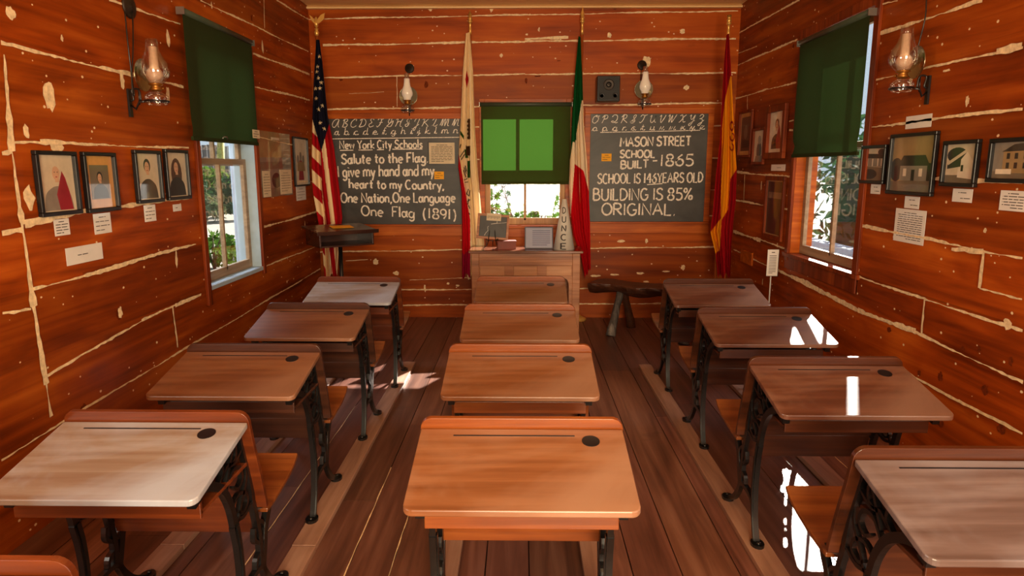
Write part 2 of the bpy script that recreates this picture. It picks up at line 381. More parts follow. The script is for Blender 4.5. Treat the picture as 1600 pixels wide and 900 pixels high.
# floor boards running up the room, each with its own tone
mb = MB(); mb.c = []; rf = random.Random(21); x = XL - .2
while x < XR + .2:
    wd = rf.uniform(.15, .23); y = YF - .1 - rf.uniform(0, 2)
    while y < YB + .1:
        L = rf.uniform(2.2, 3.8); y1 = y + L; t = rf.uniform(.72, 1.15); t = (t, t * rf.uniform(.92, 1.02), t * rf.uniform(.9, 1.05))
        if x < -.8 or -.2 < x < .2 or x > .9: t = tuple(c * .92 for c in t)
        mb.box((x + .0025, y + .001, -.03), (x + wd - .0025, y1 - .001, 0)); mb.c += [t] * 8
        y = y1
    if rf.random() < .45:
        a = rf.uniform(0, 4); pts = [(x + rf.uniform(-.0015, .0015), a + k * .08) for k in range(int(rf.uniform(10, 35)))]
        mb.ribbon(pts, [rf.uniform(.001, .006) for _ in pts], lambda p, q, d: (p, q, d), .0012, 1)
        mb.c += [(1, 1, 1)] * (len(mb.v) - len(mb.c))
    x += wd
mb.box((XL - .3, YF - .3, -.06), (XR + .3, YB + .3, -.031), 0); mb.c += [(.2, .2, .2)] * 8
structure(mb, 'floor', [M['floor'], M['caulk']])
# ---- windows
def window(n, w, hole, sash_m, jamb_m, case_m, case_w, muntin=True, upper_depth=.10, lower_depth=.07, stool=.05, apron=True, meet=.8):
    a, b, c, d = hole; mid = (c + d) / 2 + .0; e = [0]
    root = thing('window_%d' % n, '', '', WP(w, (a + b) / 2, c)); del root['label']; del root['category']; root['kind'] = 'structure'
    def bx(mb, u0, u1, z0, z1, o0, o1, m=0):
        p = WP(w, u0, z0, o0); q = WP(w, u1, z1, o1)
        mb.box([min(p[i], q[i]) for i in range(3)], [max(p[i], q[i]) for i in range(3)], m)
    mb = MB()
    bx(mb, a - case_w, a, c - .12, d + case_w, 0, .02); bx(mb, b, b + case_w, c - .06, d + case_w, 0, .02); bx(mb, a, b, d, d + case_w, 0, .02)
    structure(mb, 'casing', [case_m], root, .003)
    mb = MB(); bx(mb, a - .02, a, c, d, -.16, 0); bx(mb, b, b + .02, c, d, -.16, 0); bx(mb, a, b, d, d + .02, -.16, 0)
    structure(mb, 'jamb', [jamb_m], root)
    mb = MB(); bx(mb, a - .02, b + .02, c - .03, c, -.20, .0); bx(mb, a - (case_w + .02 if apron else 0), b + (case_w + .02 if apron else .01), c - .03, c, 0, stool)
    if apron: bx(mb, a - case_w, b + case_w, c - .12, c - .03, 0, .014)
    structure(mb, 'sill', [jamb_m if n == 1 else case_m], root, .004)
    t = .05
    for nm, z0, z1, dp in (('lower_sash', c, mid + .025, lower_depth), ('upper_sash', mid - .025, d, upper_depth)):
        mb = MB(); o0, o1 = -dp - .028, -dp
        bx(mb, a, a + t, z0, z1, o0, o1); bx(mb, b - t, b, z0, z1, o0, o1)
        bx(mb, a + t, b - t, z0, z0 + (t * 1.3 if nm[0] == 'l' else t * .8), o0, o1); bx(mb, a + t, b - t, z1 - t * (meet if nm[0] == 'l' else .8), z1, o0, o1)
        um = (a + b) / 2; bx(mb, um - .012, um + .012, z0 + t * .8, z1 - t * .8, o0, o1)
        s = structure(mb, nm, [sash_m], root, .003)
        g = MB(); bx(g, a + t * .8, b - t * .8, z0 + t * .6, z1 - t * .6, -dp - .016, -dp - .013); structure(g, 'pane', [M['glass']], s)
    return root, bx
window(1, 'L', WL, M['greywood'], M['bluewhite'], M['trim'], .05, stool=.012, apron=False)
window(2, 'B', WB, M['tan'], M['tan'], M['trimh'], .05, meet=2.2)
window(3, 'R', WR, M['greywood'], M['trimh'], M['trim'], .06, stool=.03)
# ------------------------------------------------------------------ school desks
M['iron'] = plain('black_cast_iron', lin(15, 14, 14), .3, spec=.7, var=.3, nscale=30)
M['ink'] = plain('dark_inkwell', lin(14, 12, 16), .35)
def deskwood(nm, d, m, l, wear_sheen, rough=.34): return wood(nm, d, m, l, axis=0, rough=rough, fine=24, blot=2.0, wear_sheen=wear_sheen, coat=.25, cr=.3, bump=.06)
TOPS = {'m': deskwood('desk_top_orange', lin(104, 56, 26), lin(134, 82, 48), lin(156, 104, 68), lin(156, 116, 90)),
        'l': deskwood('desk_top_brown', lin(92, 52, 28), lin(122, 76, 48), lin(148, 102, 72), lin(152, 118, 98)),
        'r': deskwood('desk_top_dark', lin(72, 38, 24), lin(100, 58, 40), lin(128, 84, 60), lin(140, 106, 88))}
M['deskred'] = wood('desk_back_red', lin(64, 24, 8), lin(98, 42, 14), lin(128, 62, 24), axis=0, rough=.34, coat=.25, cr=.2, bump=.06)
M['deskseat'] = wood('desk_seat', lin(78, 36, 14), lin(116, 60, 24), lin(146, 84, 38), axis=0, rough=.32, coat=.3, cr=.2, bump=.06)
M['deskdark'] = wood('desk_back_dark', lin(40, 20, 12), lin(66, 34, 20), lin(92, 52, 32), axis=0, rough=.36, coat=.2, cr=.2, bump=.06)
M['deskmid'] = wood('desk_back_orange', lin(96, 42, 14), lin(134, 66, 22), lin(164, 90, 36), axis=0, rough=.34, coat=.25, cr=.2, bump=.06)
TOPS['pale_sheen'] = deskwood('desk_top_pale_sheen', lin(110, 80, 58), lin(136, 116, 100), lin(156, 144, 136), lin(164, 168, 178))  # worn pale top; window sheen painted in as blue-grey blotches
TOPS['brown'] = deskwood('desk_top_plain', lin(84, 44, 22), lin(116, 70, 42), lin(140, 92, 60), lin(136, 96, 72))
M['deskbrown'] = wood('desk_back_brown', lin(46, 20, 8), lin(74, 34, 14), lin(100, 52, 24), axis=0, rough=.34, coat=.25, cr=.2, bump=.06)
TOPS['grey'] = deskwood('desk_top_grey', lin(78, 58, 50), lin(106, 86, 80), lin(130, 112, 106), lin(136, 126, 128))  # bluish window sheen painted into the grey wood colour
HW = .30
TH = math.atan2(.075, .34)
def top_z(y): return .735 + (y) * (.075 / .34)       # writing surface
def rounded(x0, x1, y0, y1, r0, r1, n=5):            # r0 radius at y0 corners, r1 at y1 corners
    out = []
    for cx, cy, a0, r in ((x1 - r1, y1 - r1, 0, r1), (x0 + r1, y1 - r1, 90, r1), (x0 + r0, y0 + r0, 180, r0), (x1 - r0, y0 + r0, 270, r0)):
        for k in range(n + 1):
            a = math.radians(a0 + 90 * k / n); out.append((cx + r * math.cos(a), cy + r * math.sin(a)))
    return out
def panel(mb, prof, width_fn, th, m=0):             # curved board: prof (y,z) list swept across x; width_fn(i) -> half width
    vs = []; N = len(prof)
    for i in range(N):
        y, z = prof[i]; a = prof[max(i - 1, 0)]; b = prof[min(i + 1, N - 1)]
        t = Vector((b[0] - a[0], b[1] - a[1])).normalized(); n = Vector((-t.y, t.x)) * th / 2; h = width_fn(i)
        vs += [(-h, y + n.x, z + n.y), (h, y + n.x, z + n.y), (h, y - n.x, z - n.y), (-h, y - n.x, z - n.y)]
    fs = [(i * 4 + k, i * 4 + (k + 1) % 4, i * 4 + 4 + (k + 1) % 4, i * 4 + 4 + k) for i in range(N - 1) for k in range(4)]
    fs += [(3, 2, 1, 0), tuple((N - 1) * 4 + k for k in range(4))]
    mb.add(vs, fs, m)
def make_desk(kind, backm, HW=.30, groove=True):
    root = thing('school_desk', 'desk', 'desk', (0, 0, 0), 'rows of school desks', world=False)
    fn = lambda a, b, d: (a, b, top_z(b) + d)
    mb = MB(); mb.prism(rounded(-HW, HW, -.35, -.004, .025, .004), fn, -.018, 0)
    top = mb.build('desktop', TOPS[kind], root, .003)
    mb = MB(); mb.prism([(HW - .1 + .026 * math.cos(k * math.pi / 10), -.062 + .026 * math.sin(k * math.pi / 10)) for k in range(20)], fn, -.016, .0012)
    mb.build('inkwell', M['ink'], root)
    if groove:
        mb = MB(); mb.prism([(-.2, -.0405), (.155, -.0405), (.155, -.0355), (-.2, -.0355)], fn, -.01, .0008); mb.build('pencil_groove', M['ink'], root)
    # seat back that rises above the desk as a ledge, rounded top corners, swept back towards the seat
    r = .035; prof = []; hw = []
    for k in range(7):
        a = math.pi / 2 * (1 - k / 6); z = .768 - r + r * math.sin(a); prof.append((.002 + (.768 - z) * .18, z)); hw.append(HW + .002 - r + r * math.cos(a))
    for y, z in smooth([(.0085, .732), (.03, .65), (.062, .55), (.085, .47), (.095, .43), (.098, .405)], 4)[1:]: prof.append((y, z)); hw.append(HW + .002)
    mb = MB(); panel(mb, prof, lambda i: hw[i], .016); mb.build('backrest', backm, root, .003)
    mb = MB(); panel(mb, [(p.x, p.y) for p in smooth([(.13, .372), (.18, .372), (.25, .378), (.33, .388), (.38, .398), (.42, .412), (.45, .43)], 3)], lambda i: HW - .012, .015)
    mb.build('seat', M['deskseat'], root, .003)
    mb = MB(); panel(mb, [(.108, .40), (.112, .37), (.118, .335), (.122, .30)], lambda i: HW - .045, .012); mb.build('seat_rail', backm, root, .002)
    mb = MB(); mb.box((-.255, -.27, .575), (.255, .035, .587)); mb.box((-.255, -.275, .565), (.255, -.262, .612)); mb.build('book_shelf', backm, root, .002)
    for s in (-1, 1):
        xc = s * (HW - .038); x0, x1 = xc - .009, xc + .009
        # openwork bracket under the desktop
        mb = MB()
        rail = [(-.285, top_z(-.285) - .032), (.0, top_z(0) - .032)]
        mb.bar(rail, .026, xc - .014, xc + .014)
        mb.bar([(-.30, top_z(-.29) - .02), (-.295, top_z(-.29) - .055), (-.27, top_z(-.27) - .05)], .02, xc - .012, xc + .012)
        arch = smooth([(-.275, .645), (-.20, .622), (-.13, .575), (-.085, .50), (-.065, .42)], 5); mb.bar(arch, [.026] * len(arch), x0, x1)
        back = smooth([(.005, .70), (.03, .62), (.058, .53), (.07, .44)], 5); mb.bar(back, .022, x0, x1)
        for pts in ([(-.2, .63), (-.17, .665), (-.13, .66), (-.12, .625), (-.15, .605)], [(-.11, .655), (-.07, .69), (-.03, .675), (-.03, .635), (-.065, .625)], [(-.105, .56), (-.06, .60), (-.01, .59), (.005, .55), (-.03, .53), (-.06, .55)],
                    [(-.08, .49), (-.03, .51), (.02, .49), (.03, .455), (-.01, .44), (-.04, .46)], [(-.13, .61), (-.09, .63), (-.04, .62), (.015, .64)], [(-.05, .42), (-.02, .47), (.03, .53), (.035, .58)],
                    [(-.02, .70), (-.06, .65), (-.10, .585)], [(-.06, .44), (.0, .425), (.06, .44)]):
            q = smooth(pts, 4); mb.bar(q, [.007 + .006 * math.sin(math.pi * i / (len(q) - 1)) for i in range(len(q))], xc - .007, xc + .007)
        mb.build('iron_bracket', M['iron'], root)
        # slender leg to the foot nearest the writer
        mb = MB()
        q = smooth([(-.066, .43), (-.052, .36), (-.046, .28), (-.05, .20), (-.064, .12), (-.088, .055), (-.10, .034)], 5)
        mb.bar(q, [lerp(.034, .017, i / (len(q) - 1)) for i in range(len(q))], x0, x1)
        mb.bar(q, [lerp(.014, .008, i / (len(q) - 1)) for i in range(len(q))], xc - .013, xc + .013)
        l1 = mb.build('leg', M['iron'], root)
        mb = MB(); mb.prism([(xc + .026 * math.cos(k * math.pi / 7), -.112 + .034 * math.sin(k * math.pi / 7)) for k in range(14)], lambda a, b, d: (a, b, d), .026, .038)
        mb.lathe([(.009, .038), (.009, .044), (.0, .047)], 8, Matrix.Translation((xc, -.125, 0))); mb.build('foot', M['iron'], l1)
        # seat leg with scrollwork, tied to the other leg by an arch
        mb = MB()
        q = smooth([(.20, .372), (.185, .34), (.155, .30), (.14, .25), (.125, .20), (.12, .165), (.148, .12), (.186, .08), (.235, .05), (.262, .036)], 5)
        mb.bar(q, [lerp(.036, .018, i / (len(q) - 1)) for i in range(len(q))], x0, x1)
        q = smooth([(-.055, .155), (-.01, .185), (.05, .19), (.10, .185), (.135, .14)], 5); mb.bar(q, .018, x0, x1)
        q = smooth([(.065, .44), (.085, .38), (.10, .31), (.105, .25), (.10, .19)], 5); mb.bar(q, .024, x0, x1)
        for pts in ([(.10, .35), (.13, .33), (.145, .30), (.12, .27)], [(.10, .27), (.065, .30), (.07, .34)], [(.11, .24), (.07, .23), (.06, .20)], [(.07, .41), (.12, .39), (.20, .372), (.36, .385)]):
            qq = smooth(pts, 4); mb.bar(qq, .013, xc - .008, xc + .008)
        l2 = mb.build('seat_leg', M['iron'], root)
        mb = MB(); mb.prism([(xc + .026 * math.cos(k * math.pi / 7), .272 + .034 * math.sin(k * math.pi / 7)) for k in range(14)], lambda a, b, d: (a, b, d), .026, .038)
        mb.lathe([(.009, .038), (.009, .044), (.0, .047)], 8, Matrix.Translation((xc, .285, 0))); mb.build('foot', M['iron'], l2)
    return root
pm = make_desk('m', M['deskmid']); pl_ = make_desk('l', M['deskred'], .283); pr = make_desk('r', M['deskbrown'])
desks = [(pm, 0.002, 1.90, 'orange-brown school desk alone at the near end of the middle column'),
         (pm, -.004, 2.745, 'second school desk in the middle column, behind the nearest one'),
         (pm, -.008, 3.588, 'third school desk in the middle column, one place from the tall desk'),
         (pm, -.002, 4.545, 'middle column school desk with a bright sheen, closest to the tall desk'),
         (pl_, -1.118, 1.94, 'pale worn school desk on the column beside the portrait photographs, broad grey sheen'),
         (pl_, -1.131, 2.735, 'plain brown school desk beside the portrait wall, two desks from the lectern end'),
         (pl_, -1.119, 3.61, 'dark brown school desk below the window of the portrait wall'),
         (pl_, -1.109, 4.506, 'bleached school desk at the lectern end of the portrait wall column'),
         (pl_, -1.142, 1.155, 'school desk of which only a reddish rounded ledge corner shows, by the portrait wall'),
         (pr, 1.19, 1.70, 'greyish school desk nearest the viewer beside the wall of house photographs'),
         (pr, 1.20, 2.57, 'dark school desk with glossy sheen and pencil groove beside the house photograph wall'),
         (pr, 1.243, 3.52, 'school desk with a blazing patch of sun on its wall end'),
         (pr, 1.255, 4.455, 'school desk at the log bench end of the house photograph column')]
done = set()
for p, x, y, lab in desks:
    o = p if p.name not in done else copy_tree(p); done.add(p.name)
    o.location = (x, y, 0); o['label'] = lab
    mt = TOPS['pale_sheen'] if lab[:4] in ('pale', 'blea') else TOPS['grey'] if lab[:4] == 'grey' else TOPS['brown'] if lab[:5] in ('plain', 'dark ') and x < 0 else TOPS['l'] if x < -.5 else TOPS['m'] if x < .5 else TOPS['r']
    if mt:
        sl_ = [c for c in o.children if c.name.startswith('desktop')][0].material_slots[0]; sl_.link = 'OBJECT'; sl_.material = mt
    bk = M['deskdark'] if mt == TOPS['brown'] else M['deskred'] if x < -.5 else None
    for c in o.children:
        if bk and c.name.split('.')[0] in ('backrest', 'seat_rail', 'book_shelf'): c.material_slots[0].link = 'OBJECT'; c.material_slots[0].material = bk
    if 'only a reddish' in lab:          # its hinged seat hangs down
        st = [c for c in o.children if c.name.startswith('seat') and 'rail' not in c.name and 'leg' not in c.name][0]
        Rm = Matrix.Rotation(math.radians(-78), 3, 'X'); pv = Vector((0, .135, .375)); st.rotation_euler = (math.radians(-78), 0, 0); st.location = pv - Rm @ pv
# wooden runners the iron feet are screwed to
rr = random.Random(4)
for cx, y0, y1, nm in ((-1.121, .5, 5.0, 'portrait wall'), (0.0, .9, 5.05, 'middle'), (1.225, 1.0, 4.95, 'house photograph wall')):
    for s, side in ((-1, 'outer' if cx < 0 else 'aisle'), (1, 'aisle' if cx < 0 else 'wall')):
        ys = [y0, 2.43 if cx < 0 else 2.1, y1]
        for k in range(2):
            mb = MB(); xx = cx + s * (.245 if cx < -.5 else .262) + (.018 if s > 0 else -.018) + rr.uniform(-.004, .004)
            mb.box((xx - .048, ys[k] + .002, 0), (xx + .048, ys[k + 1] - .002, .026))
            if nm == 'middle': sd = 'beneath the inkwell side' if s > 0 else 'beneath the side away from the inkwells'
            elif nm == 'portrait wall': sd = 'on the aisle side' if s > 0 else 'on the wall side'
            else: sd = 'on the wall side' if s > 0 else 'on the aisle side'
            single(mb, 'floor_runner', M['runner'], 'wooden runner under the %s desks, %s, %s length' % (nm + ' column', sd, 'doorway-end' if k == 0 else 'blackboard-end'), 'floor batten', 'runners under the desks', .003)
# ------------------------------------------------------------------ hand lettering (single-stroke glyphs)
def arc(cx, cy, rx, ry, a0, a1, n=12): return [(cx + rx * math.cos(math.radians(a0 + (a1 - a0) * k / n)), cy + ry * math.sin(math.radians(a0 + (a1 - a0) * k / n))) for k in range(n + 1)]
G = {}
def g(ch, w, *st): G[ch] = (w, st)
g('A', .7, [(0, 0), (.34, 1), (.7, 0)], [(.14, .38), (.56, .38)])
g('B', .6, [(.02, 0), (.02, 1)], [(.02, 1)] + arc(.25, .77, .25, .23, 90, -90, 8) + [(.02, .54)], [(.02, .54)] + arc(.3, .27, .29, .27, 90, -90, 8) + [(.02, 0)])
g('C', .62, arc(.34, .5, .34, .5, 50, 310, 16))
g('D', .64, [(.02, 0), (.02, 1)], [(.02, 1)] + arc(.14, .5, .48, .5, 90, -90, 12) + [(.02, 0)])
g('E', .52, [(.5, 1), (.02, 1), (.02, 0), (.52, 0)], [(.02, .52), (.42, .52)])
g('F', .52, [(.52, 1), (.04, 1), (.02, 0)], [(.02, .52), (.42, .52)])
g('G', .66, arc(.34, .5, .34, .5, 50, 330, 16) + [(.66, .45), (.4, .45)])
g('H', .62, [(.02, 0), (.02, 1)], [(.6, 0), (.6, 1)], [(.02, .5), (.6, .5)])
g('I', .12, [(.06, 0), (.06, 1)])
g('J', .5, [(.45, 1), (.45, .2)] + arc(.24, .2, .21, .2, 0, -170, 8))
g('K', .6, [(.02, 0), (.02, 1)], [(.55, 1), (.04, .45), (.6, 0)])
g('L', .5, [(.02, 1), (.02, 0), (.5, 0)])
g('M', .8, [(.0, 0), (.1, 1), (.4, .35), (.7, 1), (.8, 0)])
g('N', .64, [(.02, 0), (.02, 1), (.62, 0), (.62, 1)])
g('O', .74, arc(.37, .5, .36, .5, 90, 450, 22))
g('P', .56, [(.02, 0), (.02, 1)], [(.02, 1)] + arc(.27, .75, .27, .25, 90, -90, 8) + [(.02, .5)])
g('Q', .74, arc(.37, .5, .36, .5, 90, 450, 22), [(.45, .25), (.74, -.05)])
g('R', .6, [(.02, 0), (.02, 1)], [(.02, 1)] + arc(.27, .75, .27, .25, 90, -90, 8) + [(.02, .5)], [(.2, .5), (.6, 0)])
g('S', .58, [tuple(p) for p in smooth([(.55, .84), (.42, .98), (.2, .97), (.06, .8), (.14, .6), (.36, .5), (.54, .34), (.52, .12), (.3, 0), (.1, .05), (.0, .18)], 4)])
g('T', .6, [(0, 1), (.6, 1)], [(.3, 1), (.3, 0)])
g('U', .62, [(.02, 1), (.02, .3)] + arc(.31, .3, .29, .3, 180, 360, 10) + [(.6, 1)])
g('V', .62, [(0, 1), (.31, 0), (.62, 1)])
g('W', .9, [(0, 1), (.22, 0), (.45, .8), (.68, 0), (.9, 1)])
g('X', .6, [(0, 1), (.6, 0)], [(.6, 1), (0, 0)])
g('Y', .6, [(0, 1), (.3, .48), (.6, 1)], [(.3, .48), (.3, 0)])
g('Z', .6, [(0, 1), (.6, 1), (0, 0), (.62, 0)])
g('1', .3, [(.14, 1), (.12, 0)])
g('4', .58, [(.4, 1), (0, .35), (.58, .35)], [(.42, 1), (.42, 0)])
g('5', .58, [(.55, 1), (.12, 1), (.06, .55)] + arc(.26, .31, .3, .31, 110, -140, 12))
g('6', .58, [(.48, 1), (.2, .75), (.03, .4)] + arc(.29, .3, .27, .3, 170, 520, 16))
g('8', .56, [tuple(p) for p in smooth([(.28, .53), (.5, .72), (.45, .95), (.28, 1), (.1, .95), (.06, .74), (.28, .53), (.54, .3), (.48, .06), (.28, 0), (.06, .06), (.02, .3)], 4, True)])
g('9', .56, arc(.28, .7, .26, .28, 0, 360, 16), [(.54, .75), (.5, .3), (.3, 0)])
g('%', .75, arc(.14, .8, .14, .18, 90, 450, 10), [(.66, 1), (.1, 0)], arc(.6, .2, .15, .18, 90, 450, 10))
g('.', .15, [(.04, .03), (.1, .0)]); g(',', .18, [(.1, .08), (.02, -.18)]); g('-', .4, [(.02, .45), (.36, .47)])
g('(', .25, arc(.4, .4, .4, .75, 125, 235, 8)); g(')', .25, arc(-.15, .4, .4, .75, 55, -55, 8))
g('a', .5, arc(.2, .28, .19, .28, 20, 380, 14), [(.44, .64), (.44, .1), (.54, 0)])
g('b', .5, [(.02, 1.05), (.02, 0)], arc(.25, .29, .23, .29, 150, -160, 14))
g('c', .44, arc(.25, .29, .25, .29, 50, 310, 12))
g('d', .5, arc(.23, .29, .23, .29, 60, 360, 14), [(.46, 1.05), (.46, 0)])
g('e', .48, [(.03, .3), (.46, .32)] + arc(.25, .29, .23, .29, 10, 310, 14))
g('f', .36, [tuple(p) for p in smooth([(.4, .92), (.28, 1.02), (.16, .9), (.15, .5), (.14, 0)], 4)], [(0, .56), (.34, .56)])
g('g', .5, arc(.23, .29, .23, .29, 60, 360, 14), [(.46, .56), (.46, -.1)] + arc(.24, -.12, .22, .2, 0, -160, 8))
g('h', .48, [(.02, 1.05), (.02, 0)], [(.02, .35)] + arc(.24, .36, .21, .22, 170, 0, 8) + [(.46, 0)])
g('i', .1, [(.05, .58), (.05, 0)], [(.04, .8), (.07, .86)])
g('j', .2, [(.15, .58), (.15, -.15), (.02, -.3)], [(.14, .8), (.17, .86)])
g('k', .46, [(.02, 1.05), (.02, 0)], [(.42, .56), (.04, .24), (.46, 0)])
g('l', .1, [(.05, 1.05), (.05, 0)])
g('m', .78, [(.02, .58), (.02, 0)], [(.02, .35)] + arc(.2, .38, .18, .2, 170, 0, 7) + [(.38, 0)], [(.38, .35)] + arc(.57, .38, .18, .2, 170, 0, 7) + [(.76, 0)])
g('n', .48, [(.02, .58), (.02, 0)], [(.02, .35)] + arc(.24, .37, .21, .21, 170, 0, 8) + [(.46, 0)])
g('o', .5, arc(.25, .29, .24, .29, 90, 450, 16))
g('p', .5, [(.02, .58), (.02, -.35)], arc(.25, .29, .23, .29, 150, -160, 14))
g('q', .5, arc(.23, .29, .23, .29, 60, 360, 14), [(.46, .56), (.46, -.35), (.56, -.2)])
g('r', .36, [(.02, .58), (.02, 0)], [(.02, .34)] + arc(.22, .34, .19, .22, 170, 50, 6))
g('s', .4, [tuple(p) for p in smooth([(.38, .5), (.2, .58), (.05, .46), (.2, .31), (.37, .18), (.2, 0), (.02, .08)], 4)])
g('t', .36, [(.17, .9), (.16, .1), (.3, 0)], [(0, .6), (.36, .6)])
g('u', .48, [(.02, .58), (.02, .2)] + arc(.23, .21, .21, .21, 180, 350, 8), [(.46, .58), (.46, 0)])
g('v', .44, [(0, .58), (.22, 0), (.44, .58)]); g('w', .66, [(0, .58), (.16, 0), (.33, .5), (.5, 0), (.66, .58)])
g('x', .44, [(0, .58), (.44, 0)], [(.44, .58), (0, 0)])
g('y', .46, [(0, .58), (.22, .02)], [(.46, .58), (.14, -.36)])
g('z', .44, [(0, .58), (.44, .58), (0, 0), (.44, 0)])
CUR = {  # looped copybook capitals
 'A': (.8, [(.75, .9), (.5, 1), (.15, .75), (.05, .3), (.25, 0), (.5, .2), (.75, .95), (.7, .3), (.85, 0)]),
 'B': (.7, [(.15, .75), (.3, .95), (.25, .4), (.15, 0)], [(.2, .9), (.5, 1), (.62, .8), (.35, .52), (.65, .35), (.5, .03), (.1, .05)]),
 'C': (.7, [(.6, .75), (.65, .95), (.4, .95), (.1, .6), (.1, .15), (.4, 0), (.7, .2)]),
 'D': (.8, [(.3, .95), (.2, .4), (.05, .05), (.3, .05), (.65, .2), (.75, .65), (.5, .98), (.15, .9), (.1, .75)]),
 'E': (.65, [(.55, .85), (.4, 1), (.15, .85), (.35, .55), (.05, .3), (.2, 0), (.6, .15)]),
 'F': (.75, [(.05, .8), (.2, .98), (.5, .9), (.8, 1)], [(.5, .92), (.35, .3), (.1, 0), (.0, .15)], [(.25, .5), (.6, .55)]),
 'G': (.75, [(.05, 0), (.45, .5), (.55, .95), (.35, 1), (.2, .6), (.4, .4), (.75, .7), (.6, .1), (.3, 0), (.1, .15)]),
 'H': (.85, [(.05, .8), (.25, .95), (.2, .4), (.05, 0)], [(.8, 1), (.6, .6), (.55, .1), (.75, .05)], [(.15, .45), (.45, .65), (.6, .5)]),
 'I': (.6, [(.6, .85), (.35, 1), (.1, .7), (.35, .4), (.45, .95), (.35, .2), (.1, 0), (.0, .25), (.5, .35)]),
 'J': (.65, [(.1, .6), (.2, .9), (.6, 1), (.45, .3), (.25, -.4), (.05, -.3), (.3, .0), (.65, .3)]),
 'K': (.8, [(.05, .8), (.25, .95), (.2, .4), (.05, 0)], [(.8, 1), (.4, .55), (.3, .5), (.55, .3), (.8, 0)]),
 'L': (.75, [(.1, .7), (.4, 1), (.5, .8), (.3, .2), (.05, .05), (.25, .1), (.5, 0), (.75, .2)]),
 'M': (1.05, [(.0, .1), (.2, .9), (.25, .95), (.2, 0), (.45, .85), (.55, .9), (.5, .0), (.8, .9), (.88, .8), (.85, .1), (1.02, .05)]),
 'N': (.8, [(.0, .1), (.2, .9), (.25, .95), (.2, 0), (.5, .9), (.62, .85), (.6, .1), (.78, .05)]),
 'O': (.75, [(.45, 1), (.1, .7), (.1, .15), (.4, 0), (.7, .4), (.6, .9), (.35, .85), (.6, .75), (.8, .95)]),
 'P': (.7, [(.15, .75), (.3, .95), (.2, .4), (.1, 0)], [(.05, .7), (.25, 1), (.6, .95), (.6, .6), (.2, .5)]),
 'Q': (.8, [(.1, .75), (.3, 1), (.65, .9), (.7, .4), (.4, .05), (.1, .15), (.3, .25), (.6, 0), (.85, .1)]),
 'R': (.75, [(.15, .75), (.3, .95), (.2, .4), (.1, 0)], [(.05, .7), (.25, 1), (.6, .95), (.55, .6), (.25, .5), (.5, .25), (.8, 0)]),
 'S': (.7, [(.0, .1), (.4, .5), (.6, .9), (.45, 1), (.3, .75), (.5, .4), (.45, .05), (.15, 0), (.05, .2), (.6, .25)]),
 'T': (.75, [(.05, .75), (.2, .98), (.5, .9), (.8, 1)], [(.5, .92), (.35, .3), (.1, 0), (.0, .15)]),
 'U': (.75, [(.05, .75), (.2, .95), (.15, .3), (.35, 0), (.6, .4), (.68, .95), (.62, .2), (.8, .05)]),
 'V': (.65, [(.05, .75), (.2, .95), (.2, .4), (.3, 0), (.55, .5), (.7, .95)]),
 'W': (.95, [(.05, .75), (.2, .95), (.2, .0), (.5, .9), (.5, 0), (.75, .5), (.95, .98)]),
 'X': (.75, [(.05, .8), (.25, .95), (.4, .5), (.5, .05), (.75, .1)], [(.75, .95), (.5, .7), (.25, .2), (.05, .0)]),
 'Y': (.7, [(.05, .75), (.2, .95), (.2, .5), (.4, .4), (.65, .95), (.5, .1), (.25, -.4), (.1, -.25), (.4, .05), (.7, .25)]),
 'Z': (.7, [(.1, .75), (.3, 1), (.55, .85), (.4, .55), (.15, .45), (.45, .4), (.5, .0), (.25, -.4), (.1, -.25), (.4, .0), (.7, .3)])}
def text_strokes(t, cursive=False, gap=.16, space=.34):
    x = 0; out = []
    for ch in t:
        if ch == ' ': x += space; continue
        if cursive and ch in CUR: w, st = CUR[ch][0], [[tuple(p) for p in smooth(s, 4)] for s in CUR[ch][1:]]
        else: w, st = G[ch]
        for s in st: out.append([(x + a + (b * .18 if cursive else 0), b) for a, b in s])
        if cursive and ch.islower():
            out.append([tuple((x + p.x, p.y)) for p in smooth([(w, .04), (w + .1, .0), (w + .2, .12)], 3)]); out.append([tuple((x + p.x, p.y)) for p in smooth([(-.12, .05), (-.04, .1), (.04, .4)], 3)])
        x += w + gap
    return out, x - gap
def chalk(mb, w, t, x0, x1, y0, y1, cap, width, off, cursive=False, jit=.02, rnd=R_, gap=.16, space=.34):
    # the line t written from pixel (x0,y0) to (x1,y1) on wall w, capitals cap pixels tall
    st, L = text_strokes(t, cursive, gap, space)
    u0, z0 = UZ(w, x0, y0, off); u1, z1 = UZ(w, x1, y1, off); _, zc = UZ(w, x0, y0 - cap, off); h = zc - z0
    for n_, s in enumerate(st):
        on = off + n_ * .00003; dx, dy = rnd.uniform(-jit, jit), rnd.uniform(-jit, jit)
        pts = [(u0 + (u1 - u0) * (a + dx) / L, z0 + (z1 - z0) * a / L + h * (b + dy)) for a, b in s]
        mb.ribbon(pts, [width * rnd.uniform(.75, 1.2) for _ in pts], lambda a, b, d: WP(w, a, b, on), off)
def slab(mb, w, u0, u1, z0, z1, o0, o1, m=0):
    p = WP(w, u0, z0, o0); q = WP(w, u1, z1, o1); mb.box([min(p[i], q[i]) for i in range(3)], [max(p[i], q[i]) for i in range(3)], m)
def rect_px(w, x0, y0, x1, y1, o=0):   # pixel corners -> along-wall and height ranges
    a = UZ(w, x0, y0, o); b = UZ(w, x1, y1, o); c = UZ(w, x0, y1, o); d = UZ(w, x1, y0, o)
    u = sorted([(a[0] + c[0]) / 2, (b[0] + d[0]) / 2]); z = sorted([(a[1] + d[1]) / 2, (b[1] + c[1]) / 2]); return u[0], u[1], z[0], z[1]
